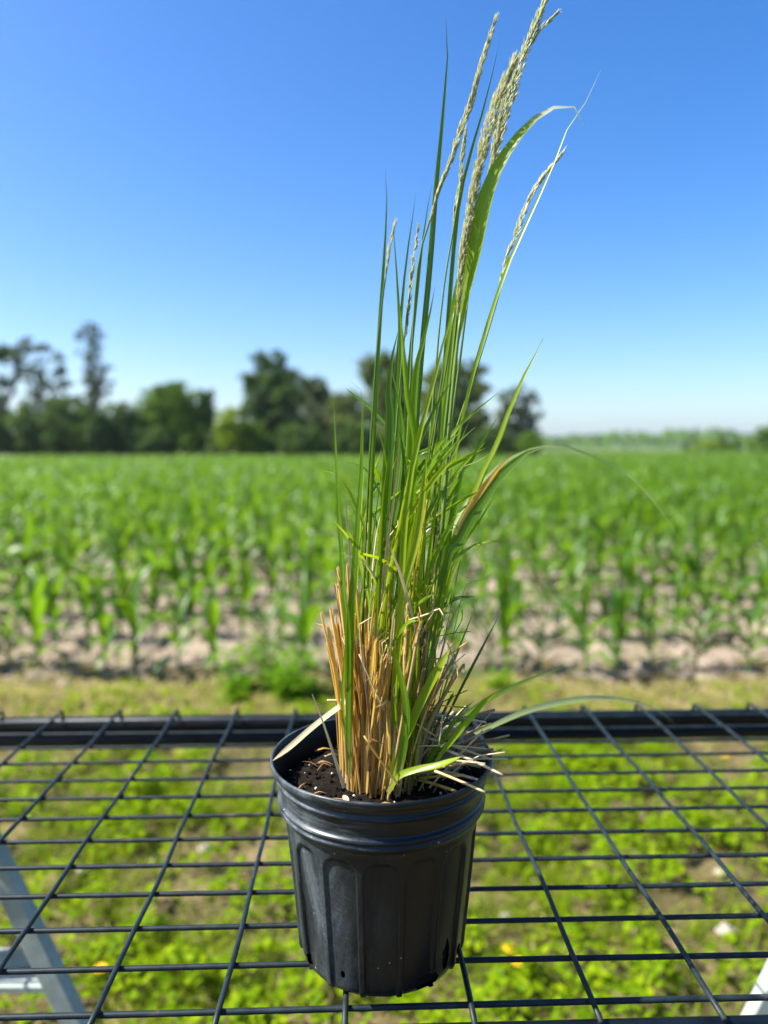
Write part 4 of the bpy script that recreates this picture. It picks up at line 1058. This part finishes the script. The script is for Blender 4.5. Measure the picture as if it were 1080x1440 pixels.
# younger green blades filling the middle of the clump
for i in range(18):
    f = rs.random(); bx = 500 + 95 * f; tx = bx + 5 + rs.uniform(-18, 40) + 45 * f; ty = rs.uniform(590, 860)
    kx = bx + (tx - bx) * .35 + rs.uniform(-8, 8)
    pts = [(bx, 1092), (kx, 1092 - (1092 - ty) * .45), (tx - rs.uniform(0, 8), ty + (1092 - ty) * .18), (tx + rs.uniform(-6, 14), ty)]
    blade(pts, rs.uniform(3, 7), rs.choice(['blade', 'blade', 'blade_lime', 'blade_dark', 'straw_pale']), rs.choice(['leaf', 'late']), GY + rs.uniform(-.008, .03), rs.uniform(-.05, .05), (rs.uniform(-.6, .6), rs.uniform(-.9, .9)))

# --- fine tangled stems and dead threads rising out of the stubble (built last, they fill the clump)
rt = random.Random(77)
for i in range(62):
    f = rt.random(); bx = 492 + 105 * f; ty = rt.uniform(640, 900); lean = rt.gauss(18, 34) + 26 * f
    kx = bx + lean * .4 + rt.gauss(0, 6); tx = bx + lean
    pts = [(bx, 1090), (kx, 1090 - (1090 - ty) * .5), (tx, ty)]
    if rt.random() < .45: pts += [(tx + rt.choice([-1, 1, 1]) * rt.uniform(8, 26), ty + rt.uniform(-14, 16))]       # a kinked tip
    y0 = GY + rt.uniform(-.026, .028)
    path = px_path(pts, y0, y0 + rt.uniform(-.03, .03), 14)
    mt = rt.choice(['straw_pale', 'straw_pale', 'blade_lime', 'blade_lime', 'blade', 'straw', 'culm'])
    if mt in ('blade_lime', 'blade') or rt.random() < .3:
        V, F, U = ribbon(path, prof_blade(14, 'late') * rt.uniform(2.4, 5) * .6 / FPX, rt.uniform(-.7, .8), .4); nm = 'blade'
    else:
        V, F, U = tube(path, np.linspace(1, .5, 14) * rt.uniform(1.6, 3.0) * .6 / FPX / 2, 6); nm = 'dry_stem'
    link(nm, mk_mesh(nm, V, F, M[mt], U), GRASS)
for i in range(44):    # litter on the potting soil
    a = rt.uniform(0, 2 * pi); r = rt.uniform(.02, .074); az = rt.uniform(0, pi); L = rt.uniform(.008, .022)
    c_ = np.array([r * cos(a) - .002, r * sin(a) + .004, .0015]); d_ = np.array([cos(az), sin(az), rt.uniform(-.05, .1)]) * L / 2
    V, F, U = ribbon(catmull([c_ - d_, c_ + [0, 0, .002], c_ + d_], 5), np.array([.4, 1, 1, .8, .2]) * rt.uniform(.0008, .0022), rt.uniform(-.3, .3), .3, (0, -.1, 1))
    link('chaff', mk_mesh('chaff', V, F, M[rt.choice(['straw_brown', 'straw_brown', 'straw', 'straw_brown'])], U), GRASS)

for i in range(52):
    f = rt.random(); x0 = 515 + 100 * f + rt.uniform(-14, 14); y0p = rt.uniform(650, 905); L = rt.uniform(45, 150)
    ang = R(rt.choice([-1, 1, 1]) * rt.uniform(12, 58)); dx, dyy = sin(ang) * L, -cos(ang) * L
    pts = [(x0 - dx * .12, y0p + L * .35), (x0, y0p), (x0 + dx * .55, y0p + dyy * .62), (x0 + dx * 1.05, y0p + dyy * (1.0 if rt.random() < .6 else .72))]
    blade(pts, rt.uniform(3.5, 8.5), rt.choice(['blade', 'blade_lime', 'blade_lime', 'blade', 'straw_pale', 'blade_dark']), 'late', GY + rt.uniform(-.028, .026), rt.uniform(-.05, .05), (rt.uniform(-.5, .9), rt.uniform(-1.0, 1.2)), .4, 12)
for i in range(9):     # green shoots coming up through the stubble
    x0 = rt.uniform(490, 590); tx = x0 + rt.gauss(4, 12); ty = rt.uniform(850, 980)
    blade([(x0, 1096), ((x0 + tx) / 2 + rt.gauss(0, 5), (1096 + ty) / 2), (tx, ty)], rt.uniform(5, 9), rt.choice(['blade_lime', 'blade']), 'late', GY - rt.uniform(.02, .042), -.01, (rt.uniform(0, .6), rt.uniform(-.4, .8)), .4, 12)

for i in range(10):    # loose pale straw spilling over the right side of the rim
    a = rt.uniform(-.75, .55); r1 = rt.uniform(.088, .106); r0 = rt.uniform(.02, .05); z1 = rt.uniform(.022, .034)
    b = np.array([r0 * cos(a) + .002, r0 * sin(a), rt.uniform(.004, .02)]); a2 = a + rt.gauss(0, .22)
    e = np.array([r1 * cos(a2), r1 * sin(a2), z1 + rt.uniform(0, .014)])
    V, F, U = tube(catmull([b, (b + e) / 2 + [0, 0, rt.uniform(.001, .007)], e], 7), np.linspace(1, .7, 7) * rt.uniform(.0006, .0014), 6)
    link('straw', mk_mesh('straw', V, F, M[rt.choice(['straw_pale', 'straw_pale', 'straw', 'straw_brown'])], U), GRASS)
# ------------------------------------------------------------------ the air
m, n, out = new_mat('haze_air')
pv = n.nodes.new('ShaderNodeVolumePrincipled'); pv.inputs['Color'].default_value = (.80, .90, 1, 1); pv.inputs['Density'].default_value = HAZE
pv.inputs['Anisotropy'].default_value = .3
n.links.new(pv.outputs[0], out.inputs['Volume'])
V = [(x, y, z) for z in (-1.5, 90) for x, y in ((-3900, -60), (5600, -60), (5600, 4500), (-3900, 4500))]
tag(link('haze', mk_mesh('haze', V, [(0, 3, 2, 1), (4, 5, 6, 7), (0, 1, 5, 4), (1, 2, 6, 5), (2, 3, 7, 6), (3, 0, 4, 7)], m, None, False)), kind='stuff')
